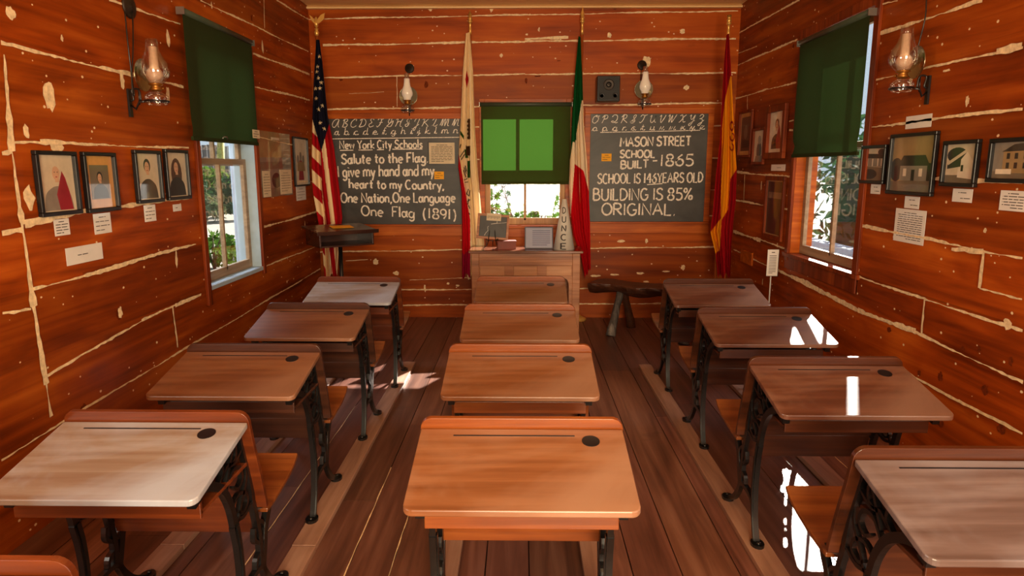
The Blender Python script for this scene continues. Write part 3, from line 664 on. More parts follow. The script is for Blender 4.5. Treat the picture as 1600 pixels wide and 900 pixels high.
# ------------------------------------------------------------------ blackboards
k = NT('slate_board'); n1 = k.noise(k.mapping((1.3, 1, 2.2)), 1.6, 5, .6, .8)
k.link(k.ramp(n1, [(.3, lin(36, 35, 34)), (.7, lin(74, 71, 68))]), k.p.inputs['Base Color']); k.p.inputs['Roughness'].default_value = .45; M['slate'] = k.mat
k = NT('chalk_stroke'); k.p.inputs['Roughness'].default_value = 1; n1 = k.noise(k.mapping((90, 90, 90)), 1, 2)
k.link(k.ramp(n1, [(.34, lin(204, 194, 178)), (.5, lin(250, 240, 224))]), k.p.inputs['Base Color']); M['chalk'] = k.mat
M['paper'] = plain('aged_paper', lin(226, 206, 172), .8, var=.08); M['paperw'] = plain('white_paper', lin(236, 230, 222), .45, var=.04, coat=.6)
M['yellow'] = plain('yellow_card', lin(250, 176, 20), .7, var=.04); M['print'] = plain('dark_print', lin(60, 52, 46), .7)
M['black'] = plain('black_frame_paint', lin(18, 16, 16), .35)
def board(lab, x0, y0, x1, y1, full_frame):
    u0, u1, z0, z1 = rect_px('B', x0, y0, x1, y1)
    r = thing('blackboard', lab, 'blackboard', WP('B', (u0 + u1) / 2, z0, 0))
    mb = MB(); slab(mb, 'B', u0, u1, z0, z1, .004, .018); mb.build('writing_surface', M['slate'], r)
    fw = .055
    mb = MB(); slab(mb, 'B', u0 - fw, u1 + fw, z1, z1 + fw, .003, .028)
    slab(mb, 'B', u0 - fw, u0, z0, z1, .003, .028); slab(mb, 'B', u1, u1 + fw, z0, z1, .003, .028)
    mb.build('frame', M['trimh'], r, .003)
    mb = MB(); slab(mb, 'B', u0 - fw, u1 + fw, z0 - .018, z0, .003, .06); slab(mb, 'B', u0 - fw, u1 + fw, z0 - .115, z0 - .018, .003, .03); mb.build('chalk_tray', M['trimh'], r, .003)
    return r
bl = board('long blackboard lettered with a salute to the flag and a cursive alphabet from A', 508, 186, 724, 350, True)
mb = MB(); O = .0192
chalk(mb, 'B', 'ABCDEFGHIJKLMN', 518, 717, 199, 197, 13, .0065, O, True, gap=.3)
chalk(mb, 'B', 'abcdefghijklmn', 523, 714, 211, 208, 10, .0068, O, True, gap=.9)
lb = lambda t, x0, x1, y0, y1, cap, wd=.0165, **k_: chalk(mb, 'B', t, x0, x1, y0, y1, cap, wd, O, **k_)
uz = lambda x, y: UZ('B', x, y, O)
mb.ribbon([uz(516, 217), uz(600, 216), uz(718, 214.5)], .008, lambda a, b, d: WP('B', a, b, d), O)
lb('New York City Schools', 531, 660, 232.5, 231, 12.5, .0135)
for a, b, y in ((531, 552, 235), (560, 582, 234.5), (589, 600, 234), (613, 660, 233.2)): mb.ribbon([uz(a, y), uz(b, y - .3)], .009, lambda p, q, d: WP('B', p, q, d), O)
lb('Salute to the Flag.', 534, 669, 256, 253.5, 15); lb('I give my hand and my', 528, 678, 276.5, 274, 17); lb('heart to my Country,', 546, 694, 294, 296, 14)
lb('One Nation,One Language', 533, 711, 316.5, 316, 15); lb('One Flag (1891)', 565, 712, 336.5, 343, 15.5, .015, space=.7)
mb.build('chalk_writing', M['chalk'], bl)
br = board('blackboard with the age of the school building chalked on it in capitals', 921, 178, 1102, 346, True)
mb = MB()
chalk(mb, 'B', 'OPQRSTUVWXYZ', 924, 1099, 192.5, 191, 12.5, .0065, O, True, gap=.36)
chalk(mb, 'B', 'opqrstuvwxyz', 926, 1099, 204.5, 202, 9.5, .0068, O, True, gap=.9)
mb.ribbon([uz(938, 206.8), uz(1010, 205.5), uz(1094, 203.5)], .007, lambda a, b, d: WP('B', a, b, d), O)
lb('MASON STREET', 969, 1079, 229, 227, 14); lb('SCHOOL', 969, 1023, 246.5, 246, 11.5); lb('BUILT', 970, 1013, 263.5, 262, 12); lb('-1865', 1019, 1083, 259.5, 259, 17.5, space=.2)
lb('SCHOOL IS 146YEARS OLD', 934, 1098, 287, 284.5, 15, .0145); mb.ribbon([uz(1011, 288.5), uz(1035, 287)], .009, lambda p, q, d: WP('B', p, q, d), O)
lb('BUILDING IS 85%', 927, 1081, 313, 312, 18); lb('ORIGINAL.', 940, 1055, 336, 336, 18)
mb.build('chalk_writing', M['chalk'], br)
def text_lines(mb, w, u0, u1, z0, z1, off, rows, rnd, h=.0035, title=True):
    for k in range(rows):
        z = lerp(z1, z0, (k + .5) / rows); a, b = u0, u1
        if title and k == 0: a, b = lerp(u0, u1, .25), lerp(u0, u1, .75)
        if k == rows - 1: b = lerp(u0, u1, .6)
        x = a
        while x < b - 1e-4:
            e = min(b, x + rnd.uniform(.02, .05)); slab(mb, w, x, e, z - h / 2, z + h / 2, off, off + .0004); x = e + .006
def sheet(name, lab, cat, w, x0, y0, x1, y1, mat, rows=0, o0=.004, group=None, tilt=0, th=.0015, lh=.0035):
    u0, u1, z0, z1 = rect_px(w, x0, y0, x1, y1)
    r = thing(name, lab, cat, WP(w, (u0 + u1) / 2, z0, o0), group)
    mb = MB(); slab(mb, w, u0, u1, z0, z1, o0, o0 + th)
    mb.build('sheet', mat, r)
    if rows:
        mb = MB(); du, dz = (u1 - u0) * .1, (z1 - z0) * .08; text_lines(mb, w, u0 + du, u1 - du, z0 + dz, z1 - dz, o0 + th, rows, R_, lh); mb.build('printed_lines', M['print'], r)
    if tilt: r.rotation_euler = (math.radians(tilt), 0, 0) if w in 'LR' else (0, math.radians(tilt), 0)
    return r
r = thing('framed_certificate', 'framed certificate hung on the flag salute blackboard', 'certificate', WP('B', *UZ('B', 691, 256), .02))
u0, u1, z0, z1 = rect_px('B', 671, 223, 711, 256)
mb = MB(); slab(mb, 'B', u0, u1, z0, z1, .0195, .028); mb.build('sheet', M['paper'], r)
mb = MB(); t = .012
for a, b, c, d in ((u0 - t, u1 + t, z1, z1 + t), (u0 - t, u1 + t, z0 - t, z0), (u0 - t, u0, z0, z1), (u1, u1 + t, z0, z1)): slab(mb, 'B', a, b, c, d, .0195, .034)
mb.build('frame', M['black'], r)
mb = MB(); text_lines(mb, 'B', u0 + .02, u1 - .02, z0 + .015, z1 - .015, .028, 11, R_, .005); mb.build('printed_lines', M['print'], r)
sheet('note_card', 'small yellow card stuck on the flag salute blackboard', 'note', 'B', 679, 268, 694, 280, M['yellow'], 3, .0195, 'yellow note cards', lh=.004)
sheet('note_card', 'small yellow card stuck on the blackboard about the building age', 'note', 'B', 939.5, 240, 955, 252, M['yellow'], 3, .0195, 'yellow note cards', lh=.004)
# ------------------------------------------------------------------ roller blinds
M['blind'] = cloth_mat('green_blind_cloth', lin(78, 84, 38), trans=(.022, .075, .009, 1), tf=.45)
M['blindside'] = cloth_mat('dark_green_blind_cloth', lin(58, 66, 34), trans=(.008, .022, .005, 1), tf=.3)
M['roller'] = plain('green_roller', lin(62, 70, 52), .5)
M['steel'] = plain('dull_steel', lin(170, 168, 160), .3, metal=.9)
def blind(lab, w, x0, y0, x1, y1, off, mat, ripple, lift=0):
    u0, u1, z0, z1 = rect_px(w, x0, y0, x1, y1, off)
    r = thing('roller_blind', lab, 'roller blind', WP(w, (u0 + u1) / 2, z0, off))
    mb = MB(); nu, nz = 36, 24; vs = []
    for j in range(nz + 1):
        for i in range(nu + 1):
            a = i / nu; t = j / nz; zz = lerp(z1, z0, t)
            o = off + ripple * t * (math.sin(a * 7.5) * .6 + math.sin(a * 15 + 1) * .25) + ripple * 1.5 * math.exp(-((t - .93) / .05) ** 2) * math.sin(a * 4 + .5) + lift * t * t * a ** 3
            vs.append(WP(w, lerp(u0, u1, a) , zz, o))
    mb.add(vs, [(j * (nu + 1) + i, j * (nu + 1) + i + 1, (j + 1) * (nu + 1) + i + 1, (j + 1) * (nu + 1) + i) for j in range(nz) for i in range(nu)], 0, True)
    mb.build('blind_cloth', mat, r)
    mb = MB(); mb.tube([WP(w, u0 - .01, z1 + .012, off - .004), WP(w, u1 + .01, z1 + .012, off - .004)], .02, 12); mb.build('roller', M['roller'], r)
    mb = MB(); slab(mb, w, u0, u1, z0 - .018, z0 + .006, off - .008, off + .008); mb.build('bottom_slat', mat, r, .002)
    for u in (u0 - .016, u1 + .012): mb = MB(); slab(mb, w, u, u + .004, z1 - .012, z1 + .03, .021, off + .02); mb.build('bracket', M['steel'], r)
    return r, (u0, u1, z0, z1)
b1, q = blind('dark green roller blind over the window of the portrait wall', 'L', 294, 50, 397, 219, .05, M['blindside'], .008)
mb = MB(); uc, zc = UZ('L', 351, 214, .06); mb.tube([WP('L', uc - .04, zc - .012, .062), WP('L', uc - .02, zc, .066), WP('L', uc + .02, zc, .066), WP('L', uc + .04, zc - .012, .062)], .005, 6); mb.build('pull', M['steel'], b1)
sheet('paper_tag', 'little paper tag pinned low on the green blind of the portrait wall', 'tag', 'L', 380.5, 203, 391.5, 216, M['paper'], 3, .066, lh=.005)
blind('green roller blind with sun glowing through it behind the tall desk', 'B', 752, 165, 891, 285, .045, M['blind'], .002)
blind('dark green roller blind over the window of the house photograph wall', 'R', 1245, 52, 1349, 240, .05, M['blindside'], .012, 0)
# ------------------------------------------------------------------ flags
M['flag'] = cloth_mat('flag_cloth', (1, 1, 1, 1), attr=True, tf=.22)
M['pole'] = wood('flag_pole_wood', lin(120, 52, 18), lin(168, 84, 34), lin(196, 110, 54), axis=2, rough=.35)
M['brass'] = plain('brass', lin(236, 184, 96), .3, metal=.55)
def flag(lab, left, right, Y, color, folds, amp, polepx, seed, nu=70, nv=330, tail=0, finial='spear', ftop=None):
    x, yt = polepx; pb = pix(x, 450, 1, Y); pt = pix(x, yt, 1, Y); px_ = pt.x
    r = thing('flag', lab, 'flag', (px_, Y + .015, 0))
    rnd = random.Random(seed); ph = [rnd.uniform(0, 6.3) for _ in range(4)]
    mb = MB(); mb.c = []
    lx = [(q[1], q[0]) for q in left]; rx = [(q[1], q[0]) for q in right]
    for j in range(nv + 1):
        t = j / nv
        ly = lerp(left[0][1], left[-1][1], t); ry = lerp(right[0][1], right[-1][1], t); a = pl(lx, ly); b = pl(rx, ry)
        for i in range(nu + 1):
            s = i / nu; u, v = lerp(a, b, s), lerp(ly, ry, s)
            dpt = amp * min(1, .25 + t * 1.3) * (math.sin(2 * math.pi * folds * s + ph[0] + t * .8) + .45 * math.sin(2 * math.pi * folds * 1.7 * s + ph[1] - t * 1.4))
            v2 = v + (tail * math.sin(2 * math.pi * folds * .8 * s + ph[2]) * max(0, t - .8) / .2)
            p = pix(u, v2, 1, Y - .03 - dpt); mb.v.append(p); mb.c.append(color(u, v)[:3])
    n = nu + 1
    for j in range(nv):
        for i in range(nu): mb.f.append([j * n + i, j * n + i + 1, (j + 1) * n + i + 1, (j + 1) * n + i]); mb.m.append(0); mb.sm.append(True)
    mb.build('flag_cloth', M['flag'], r)
    mb = MB(); mb.tube([(px_, Y + .015, .03), (px_, Y + .015, pt.z)], .0125, 10); mb.build('pole', M['pole'], r)
    mb = MB(); mb.lathe([(.0, 0), (.09, 0), (.09, .02), (.05, .04), (.02, .06), (.02, .12), (.0, .125)], 20, Matrix.Translation((px_, Y + .015, 0))); mb.build('pole_base', M['brass'], r)
    T = Matrix.Translation((px_, Y + .015, pt.z)); fh = pix(x, ftop, 1, Y).z - pt.z if ftop else .2
    mb = MB()
    if finial == 'eagle':
        mb.lathe([(.012, -.03), (.016, -.02), (.022, 0), (.012, .015), (.018, .03), (.0, .04)], 12, T)
        mb.lathe([(.0, .035), (.016, .05), (.02, .075), (.014, .1), (.008, .112), (.012, .12), (.0, .13)], 10, T)
        for s, q in ((1, [(.01, .06), (.045, .08), (.075, .105), (.085, .155), (.05, .14), (.02, .105)]), (-1, [(.008, .065), (.03, .09), (.042, .115), (.05, .14), (.028, .125), (.01, .1)])):
            mb.prism([(s * a, b) for a, b in q], lambda a, b, d: (px_ + a, Y + .015 + d, pt.z + b), -.006 - .02, .006 - .02)
    else:
        mb.lathe([(.012, -.05), (.014, 0), (.011, .02), (.011, .06), (.022, .068), (.022, .078), (.013, .084), (.022, .092), (.022, .1), (.012, .11), (.02, .14), (.012, fh * .75), (.0, fh)], 12, T)
    mb.build('finial', M['brass'], r)
    return r
CREAM = lin(250, 222, 172); RED = lin(176, 16, 26); NAVY = lin(22, 22, 40); CRIM = lin(140, 8, 26); ORA = lin(238, 150, 16); GRN = lin(12, 84, 36); WHT = lin(250, 228, 192); BRN = lin(78, 48, 20); LEAF = lin(40, 84, 30); INK = lin(34, 28, 24); BRED = lin(206, 14, 30)
stars = [(499, 88), (496, 104), (497, 122), (502, 129), (493, 138), (500, 138), (494, 154), (504, 165), (498, 171), (500, 192), (507, 201), (495, 112)]
def star(u, v, cx, cy, r):
    dx, dy = u - cx, v - cy; d = math.hypot(dx, dy)
    if d > r: return False
    a = (math.degrees(math.atan2(dx, -dy)) + 36) % 72 - 36
    return d < r * .40 / math.cos(math.radians(36 - abs(a))) * 1.0 or d < r * (.38 + .62 * max(0, 1 - abs(a) / 20))
def us(u, v):
    if v < 236 and ((u < 501 and v < 186 + (u - 488) * 3.6) or (u >= 501 and v < 236 - (u - 502) * 3.4)):
        return CREAM if any(star(u, v, *s, 3.4) for s in stars) else NAVY
    fold = 500.5 + (v - 235) * .045
    if u < fold: return CREAM if int(math.floor((v - 186 - (u - 487) * .95) / 19.5)) % 2 == 0 else RED
    k = (u - fold) - (v - 215) * .075
    return RED if k > 8 or -2.0 < k < 1.2 and v > 250 else (CREAM if k > 1 or k < -6 else RED)
STROKES = [((718.5, 231), (720, 226)), ((719, 245), (725, 236)), ((721, 249), (726, 241)), ((725.5, 262), (728.5, 271)), ((727, 259), (729, 267)), ((724.5, 266), (728, 277)), ((726, 281), (730, 279)), ((727, 285), (731, 284)),
           ((732, 296), (729, 303)), ((729, 303), (733, 306)), ((733, 306), (734, 298)), ((732, 311), (731, 319)), ((731, 315), (734, 312)), ((732, 321), (734, 326)), ((733, 333), (733.6, 335))]
def cal(u, v):
    if u > 734.8: return lin(252, 228, 180)
    if abs(u - 729.5) < 2.6 * (1 - abs(v - 124) / 14) : return RED
    if 186 < v < 218 and abs(u - 733) < 2.4 + .8 * math.sin(v): return BRN
    if 228 < v < 243 and abs(u - 731.5) < 3.5: return BRN
    if abs((v - 211) - (u - 722) * 1.4) < 3 and 719 < u < 725: return LEAF
    if abs(u - 728.5 - (v - 240) * .15) < 2.2 and 233 < v < 247: return LEAF
    if abs(u - 732.5) < 2.2 and 251 < v < 278: return LEAF
    for (a, b), (c, d) in STROKES:
        L2 = (c - a) ** 2 + (d - b) ** 2; t = max(0, min(1, ((u - a) * (c - a) + (v - b) * (d - b)) / L2))
        if math.hypot(u - a - t * (c - a), v - b - t * (d - b)) < .75: return INK
    if v > 231 + max(0, u - 715) * 5.7 or v > 352: return BRED if v < 395 else lin(170, 20, 60)
    return CREAM
def mex(u, v):
    if v < 157 or (v < 219 and u < 901.2 - (v - 157) * .01) or (v < 284 and u < 899 - (v - 219) * .16 - (3.5 if v > 222 else 0)): return GRN
    e = 256 + (u - 898) * .8 if u < 912 else 267 + (u - 912) * 4
    if u < 898: e = 256 + (898 - u) * 13
    return lin(208, 10, 24) if v > e else WHT
def spa(u, v):
    for cx, cy, a, b in ((1143.5, 197, 3.2, 8), (1144, 214, 3.8, 7), (1143.5, 230, 3.4, 6)):
        d = math.hypot((u - cx) / a, (v - cy) / b)
        if .6 < d < 1 and not (u < cx and v < cy - b * .2 and cy > 200): return CRIM
    x1 = pl([(118, 1150), (120, 1141), (160, 1132), (200, 1128), (270, 1127), (335, 1126), (360, 1128)], v); x2 = pl([(250, 1160), (280, 1141), (335, 1137), (360, 1134)], v)
    if x1 < u < x2 and v < 346 - (u - 1126) * 1.6: return ORA
    return ORA if u < 1127 - (v - 350) * .06 and 360 - (u - 1112) * 1.3 < v < 398 - (u - 1112) * .4 else lin(160, 10, 22)
flag('stars and stripes flag on an eagle-topped pole in the lectern corner', [(494, 62), (490, 130), (488, 186), (487, 260), (489, 300), (497, 345), (503, 380), (507, 436)], [(499, 62), (504, 100), (512, 180), (522, 230), (531, 300), (535, 340), (530, 380), (527, 430)], 6.15, us, 2.2, .03, (494, 50), 1, 64, 330, 5, 'eagle', None)
flag('cream flag with bear and red band on a pole between blackboard and tall desk', [(728, 52), (723, 110), (720, 180), (717, 230), (716, 262), (721, 300), (722, 365), (722, 432)], [(734, 50), (739, 110), (742, 200), (746, 260), (752, 330), (757, 383), (748, 428)], 6.56, cal, 3.2, .02, (734.5, 46), 2, 80, 330, 4, 'spear', 14)
flag('green, white and red flag on a pole behind the dunce cone', [(904, 56), (899, 110), (894, 180), (891, 240), (889, 290), (891, 330), (896, 368), (908, 400), (914, 434)], [(907, 58), (910, 120), (912, 190), (917, 250), (920, 300), (922, 350), (923, 418)], 6.56, mex, 2.6, .026, (910, 46), 3, 70, 330, 3, 'spear', 8)
flag('crimson and orange flag with crest on a pole in the log bench corner', [(1135, 55), (1131, 100), (1128, 160), (1125, 220), (1119, 270), (1114, 330), (1110, 362), (1118, 395), (1122, 432)], [(1139, 52), (1143, 120), (1147, 200), (1151, 265), (1150, 310), (1146, 345), (1143, 380), (1141, 430)], 6.1, spa, 2.6, .028, (1139, 50), 4, 70, 330, 4, 'spear', 26)
# ------------------------------------------------------------------ oil lamps
M['clear'] = glassy('lamp_glass', (.985, .98, .95, 1), .3, .03); M['milk'] = plain('milk_glass', lin(240, 222, 196), .25, spec=.6, var=.04, coat=.5)
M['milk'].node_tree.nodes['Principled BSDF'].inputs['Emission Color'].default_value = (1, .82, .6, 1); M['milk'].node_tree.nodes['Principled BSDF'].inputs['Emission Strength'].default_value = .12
M['milkdim'] = plain('pinkish_milk_glass', lin(222, 186, 164), .3, var=.08, nscale=60)
k = NT('mirror_reflector'); k.p.inputs['Metallic'].default_value = 1; k.p.inputs['Roughness'].default_value = .18; k.p.inputs['Base Color'].default_value = lin(180, 168, 140); M['mirror'] = k.mat
M['oldbrass'] = plain('old_brass', lin(168, 112, 46), .35, metal=.8)
def oil_lamp(lab, w, px, py_base, off, kind, s=1.0, refl=True):
    # px,py_base: pixel of the font's foot; off: distance of the lamp axis from the wall
    u, z = UZ(w, px, py_base, off); c = WP(w, u, z, off); r = thing('oil_lamp', lab, 'oil lamp', c, 'wall oil lamps')
    T = Matrix.Translation(c) @ Matrix.Scale(s, 4)
    P = lambda du, dz, do: WP(w, u + du, z + dz, off + do)
    mb = MB(); ring = [P(.062 * s * math.cos(a), .02 * s, .062 * s * math.sin(a)) for a in [2 * math.pi * k / 20 for k in range(21)]]
    mb.tube(ring, .005, 6)
    mb.tube([P(0, .02 * s, -.062 * s), P(.0, .015, -.10 * s), P(0, -.02, -off * .75), P(0, .0, -off + .012)], .006, 6)
    mb.tube([P(p.x, p.y, p.z) for p in smooth([(0, .02, -off * .55), (0, .075, -off * .6), (0, .075, -off * .85), (0, .03, -off * .8), (0, .02, -off + .015)], 4)], .005, 6)
    zl = 0 if w != 'B' else .07; slab(mb, w, u - .012, u + .012, z - .06 + zl, z + .08 + zl, .003, .014); mb.build('bracket', M['iron'], r)
    mb = MB(); mb.lathe([(.0, 0), (.05, 0), (.058, .01), (.055, .016), (.062, .03), (.06, .05), (.04, .066), (.022, .074), (.0, .074)], 24, T); mb.build('oil_font', M['clear'], r)
    mb = MB(); mb.lathe([(.022, .074), (.03, .08), (.03, .09), (.022, .1), (.038, .108), (.038, .114), (.02, .118), (.0, .118)], 20, T)
    mb.tube([P(.02 * s, .094 * s, 0), P(.055 * s, .094 * s, .01)], .0025, 6); mb.tube([P(.055 * s, .086 * s, .01), P(.055 * s, .102 * s, .01)], .006, 6); mb.build('burner', M['oldbrass'], r)
    ch = [(.030, .112), (.036, .135), (.050, .16), (.053, .18), (.046, .21), (.032, .245), (.027, .28), (.026, .31)] if kind == 'milk' else [(.03, .112), (.05, .125), (.075, .155), (.08, .185), (.07, .225), (.046, .265), (.034, .30), (.032, .35)]
    inner = [(a - .0025, b) for a, b in ch][::-1]
    mb = MB(); mb.lathe(ch + inner + [ch[0]], 28, T); mb.build('chimney', M['milk'] if kind == 'milk' else M['clear'], r)
    if kind == 'milk':
        mb = MB(); mb.lathe([(.024, .31), (.022, .36), (.0215, .36), (.0235, .31)], 20, T); mb.build('glass_collar', M['clear'], r)
    else:
        mb = MB(); mb.lathe([(.0, .118), (.03, .12), (.04, .14), (.045, .165), (.036, .185), (.024, .2), (.021, .31), (.0, .312)], 24, T); mb.build('milk_sleeve', M['milkdim'], r)
    if refl:
        n = {'L': Vector((1, 0, 0)), 'R': Vector((-1, 0, 0)), 'B': Vector((0, -1, 0))}[w]
        Q = Matrix.Translation(P(0, .16 * s, -.075 * s)) @ n.to_track_quat('Z', 'Y').to_matrix().to_4x4() @ Matrix.Scale(s, 4)
        mb = MB(); mb.lathe([(.0, -.016), (.03, -.013), (.06, -.004), (.085, .01), (.088, .012), (.085, .006), (.06, -.008), (.0, -.02)], 28, Q)
        mb.build('reflector', M['mirror'], r)
        mb = MB(); mb.tube([P(0, .09 * s, -.075 * s - .02), P(0, .0, -.1 * s)], .004, 6); mb.build('reflector_arm', M['iron'], r)
    return r
oil_lamp('clear chimney oil lamp with mirror on the portrait wall', 'L', 246, 164, .15, 'clear', .92)
oil_lamp('clear chimney oil lamp on the wall above the house photographs', 'R', 1408, 144, .14, 'clear', .9)
oil_lamp('milk glass oil lamp over the flag salute blackboard', 'B', 637, 176, .13, 'milk', 1.0)
oil_lamp('milk glass oil lamp over the building age blackboard, beside the loudspeaker', 'B', 1007, 166, .13, 'milk', 1.0)
M['plate'] = plain('dark_bronze', lin(50, 38, 28), .45, metal=.4)
def ceiling_rose(lab, w, px, py, rad, cord):
    u, z = UZ(w, px, py); n = {'L': Vector((1, 0, 0)), 'R': Vector((-1, 0, 0)), 'B': Vector((0, -1, 0))}[w]
    r = thing('cover_plate', lab, 'cover plate', WP(w, u, z, 0), 'round cord plates')
    Q = Matrix.Translation(WP(w, u, z, .003)) @ n.to_track_quat('Z', 'Y').to_matrix().to_4x4()
    mb = MB(); mb.lathe([(rad, 0), (rad, .006), (rad * .8, .012), (rad * .15, .014), (.006, .02), (.0, .02)], 24, Q); mb.build('disc', M['plate'], r)
    for cd_ in cord:
        pts = [WP(w, *UZ(w, a, b, o), o) for a, b, o in cd_]; mb = MB(); mb.tube([p for p in smooth([tuple(q) for q in pts], 6)], .0035, 6); mb.build('cord', M['iron'], r)
ceiling_rose('round dark cord plate above the oil lamp of the portrait wall', 'L', 200, 10, .06, [[(195, 18, .02), (200, 70, .03), (206, 120, .03), (210, 150, .04)], [(207, 18, .02), (208, 70, .04), (206, 115, .04), (207, 148, .04)]])
ceiling_rose('round dark cord plate above the lamp over the flag salute blackboard', 'B', 640, 107, .045, [[(638, 114, .016), (637, 122, .05), (637, 130, .08)]])
ceiling_rose('round dark cord plate above the lamp beside the loudspeaker', 'B', 1003, 102, .045, [[(1002, 109, .016), (1001, 125, .03), (1002, 138, .03)]])
mb = MB(); mb.tube(smooth([tuple(WP('R', *UZ('R', a, b, o), o)) for a, b, o in ((1448, -30, .02), (1447, 15, .02), (1443, 40, .025), (1434, 75, .03), (1428, 110, .06))], 6), .0035, 6)
single(mb, 'lamp_cord', M['iron'], 'thin dark cord hanging to the oil lamp above the house photographs', 'cord')
# ------------------------------------------------------------------ loudspeaker
u0, u1, z0, z1 = rect_px('B', 930, 122, 965, 161)
r = thing('loudspeaker', 'black loudspeaker box on the wall beside a milk glass lamp', 'loudspeaker', WP('B', (u0 + u1) / 2, z0, .1))
mb = MB(); slab(mb, 'B', u0, u1, z0, z1, .03, .17); slab(mb, 'B', u0 + .07, u1 - .07, z0 + .08, z1 - .08, .002, .03); mb.build('cabinet', M['black'], r, .008)
mb = MB(); slab(mb, 'B', u0 + .012, u1 - .012, z0 + .012, z1 - .012, .17, .176); mb.build('grille', plain('speaker_grille', lin(22, 20, 18), .6), r, .003)
ny = Vector((0, -1, 0)).to_track_quat('Z', 'Y').to_matrix().to_4x4()
for du in (.045, u1 - u0 - .045):
    mb = MB(); mb.lathe([(.026, 0), (.026, .004), (.02, .004), (.012, -.002), (.0, -.002)], 16, Matrix.Translation(WP('B', u0 + du, z0 + .05, .176)) @ ny); mb.build('port', M['black'], r)
mb = MB(); mb.lathe([(.05, 0), (.05, .003), (.042, .003), (.02, -.001), (.0, .004)], 20, Matrix.Translation(WP('B', (u0 + u1) / 2, lerp(z0, z1, .65), .176)) @ ny); mb.build('driver', M['plate'], r)
# ------------------------------------------------------------------ framed pictures
def pm(n, c, coat=1.0, **k): return plain(n, c, .5, coat=coat, var=.10, nscale=14, **k)
PC = {'light': pm('print_light', lin(208, 190, 160)), 'sepia': pm('print_sepia', lin(158, 128, 84)), 'mid': pm('print_mid', lin(116, 100, 80)), 'dark': pm('print_dark', lin(44, 38, 32)), 'red': pm('print_red', lin(150, 26, 40)),
      'skin': pm('print_skin', lin(206, 160, 126)), 'hair': pm('print_hair', lin(84, 58, 42)), 'mat': pm('picture_mat', lin(206, 146, 78)), 'pale': pm('print_pale', lin(226, 210, 184)), 'grey': pm('print_grey', lin(136, 126, 112))}
PK = list(PC); PM = [PC[k] for k in PK]
def ell(cx, cy, rx, ry, n=18): return [(cx + rx * math.cos(2 * math.pi * k / n), cy + ry * math.sin(2 * math.pi * k / n)) for k in range(n)]
def portrait(dress, hair, head=.66, shawl=None, longhair=False):
    out = []
    if longhair: out.append((hair, ell(.5, .52, .27, .36)))
    out.append((dress, [tuple(p) for p in smooth([(.1, .02), (.16, .3), (.34, .42), (.5, .45), (.66, .42), (.86, .28), (.92, .02)], 4)]))
    if shawl: out.append((shawl, [(.52, .02), (.46, .3), (.56, .5), (.66, .72), (.74, .6), (.84, .32), (.9, .02)]))
    out += [(hair, ell(.5, head + .04, .15, .15)), ('skin', ell(.49, head, .105, .125)), ('hair', ell(.45, head + .02, .016, .01, 8)), ('hair', ell(.53, head + .02, .016, .01, 8)), ('red', ell(.49, head - .065, .03, .01, 8)), ('skin', [(.44, head - .16), (.56, head - .16), (.55, head - .08), (.45, head - .08)])]
    return out
def house(gable=True):
    o = [('mid', [(0, .0), (1, .0), (1, .22), (0, .18)]), ('dark', ell(.12, .4, .16, .22)), ('dark', ell(.9, .36, .14, .16))]
    o += [('grey', [(.22, .2), (.86, .2), (.86, .48), (.22, .48)]), ('dark', [(.16, .47), (.28, .66), (.80, .66), (.92, .47)]), ('pale', [(.3, .28), (.38, .28), (.38, .42), (.3, .42)]), ('dark', [(.5, .2), (.58, .2), (.58, .4), (.5, .4)]), ('pale', [(.68, .28), (.76, .28), (.76, .42), (.68, .42)])]
    return o
def barn():
    return [('dark', ell(.35, .72, .34, .2)), ('mid', [(0, 0), (1, 0), (1, .2), (0, .2)]), ('pale', [(.42, .14), (.9, .1), (.9, .55), (.68, .8), (.42, .52)]), ('dark', [(.05, .36), (.5, .42), (.5, .64), (.05, .5)]), ('light', [(.02, .52), (.64, .86), (.7, .8), (.08, .46)]), ('dark', [(.52, .3), (.6, .3), (.6, .46), (.52, .46)])]
def porch():
    return [('mid', [(0, 0), (1, 0), (1, .4), (0, .45)]), ('dark', ell(.3, .2, .36, .16)), ('grey', [(.05, .45), (.95, .42), (.95, .7), (.05, .72)]), ('dark', [(.02, .7), (.98, .68), (.9, .82), (.1, .84)]), ('dark', ell(.8, .88, .16, .1))] + [('pale', [(x, .45), (x + .05, .45), (x + .05, .68), (x, .68)]) for x in (.15, .4, .65, .82)]
def townhouse():
    return [('mid', [(0, 0), (1, 0), (1, .16), (0, .2)]), ('sepia', [(.25, .15), (1, .15), (1, .78), (.25, .74)]), ('dark', [(.2, .74), (.5, .94), (1, .98), (1, .76)])] + [('dark', [(x, z), (x + .08, z), (x + .08, z + .16), (x, z + .16)]) for x in (.34, .54, .76) for z in (.28, .54)] + [('pale', [(.1, .12), (.5, .12), (.5, .26), (.1, .26)])]
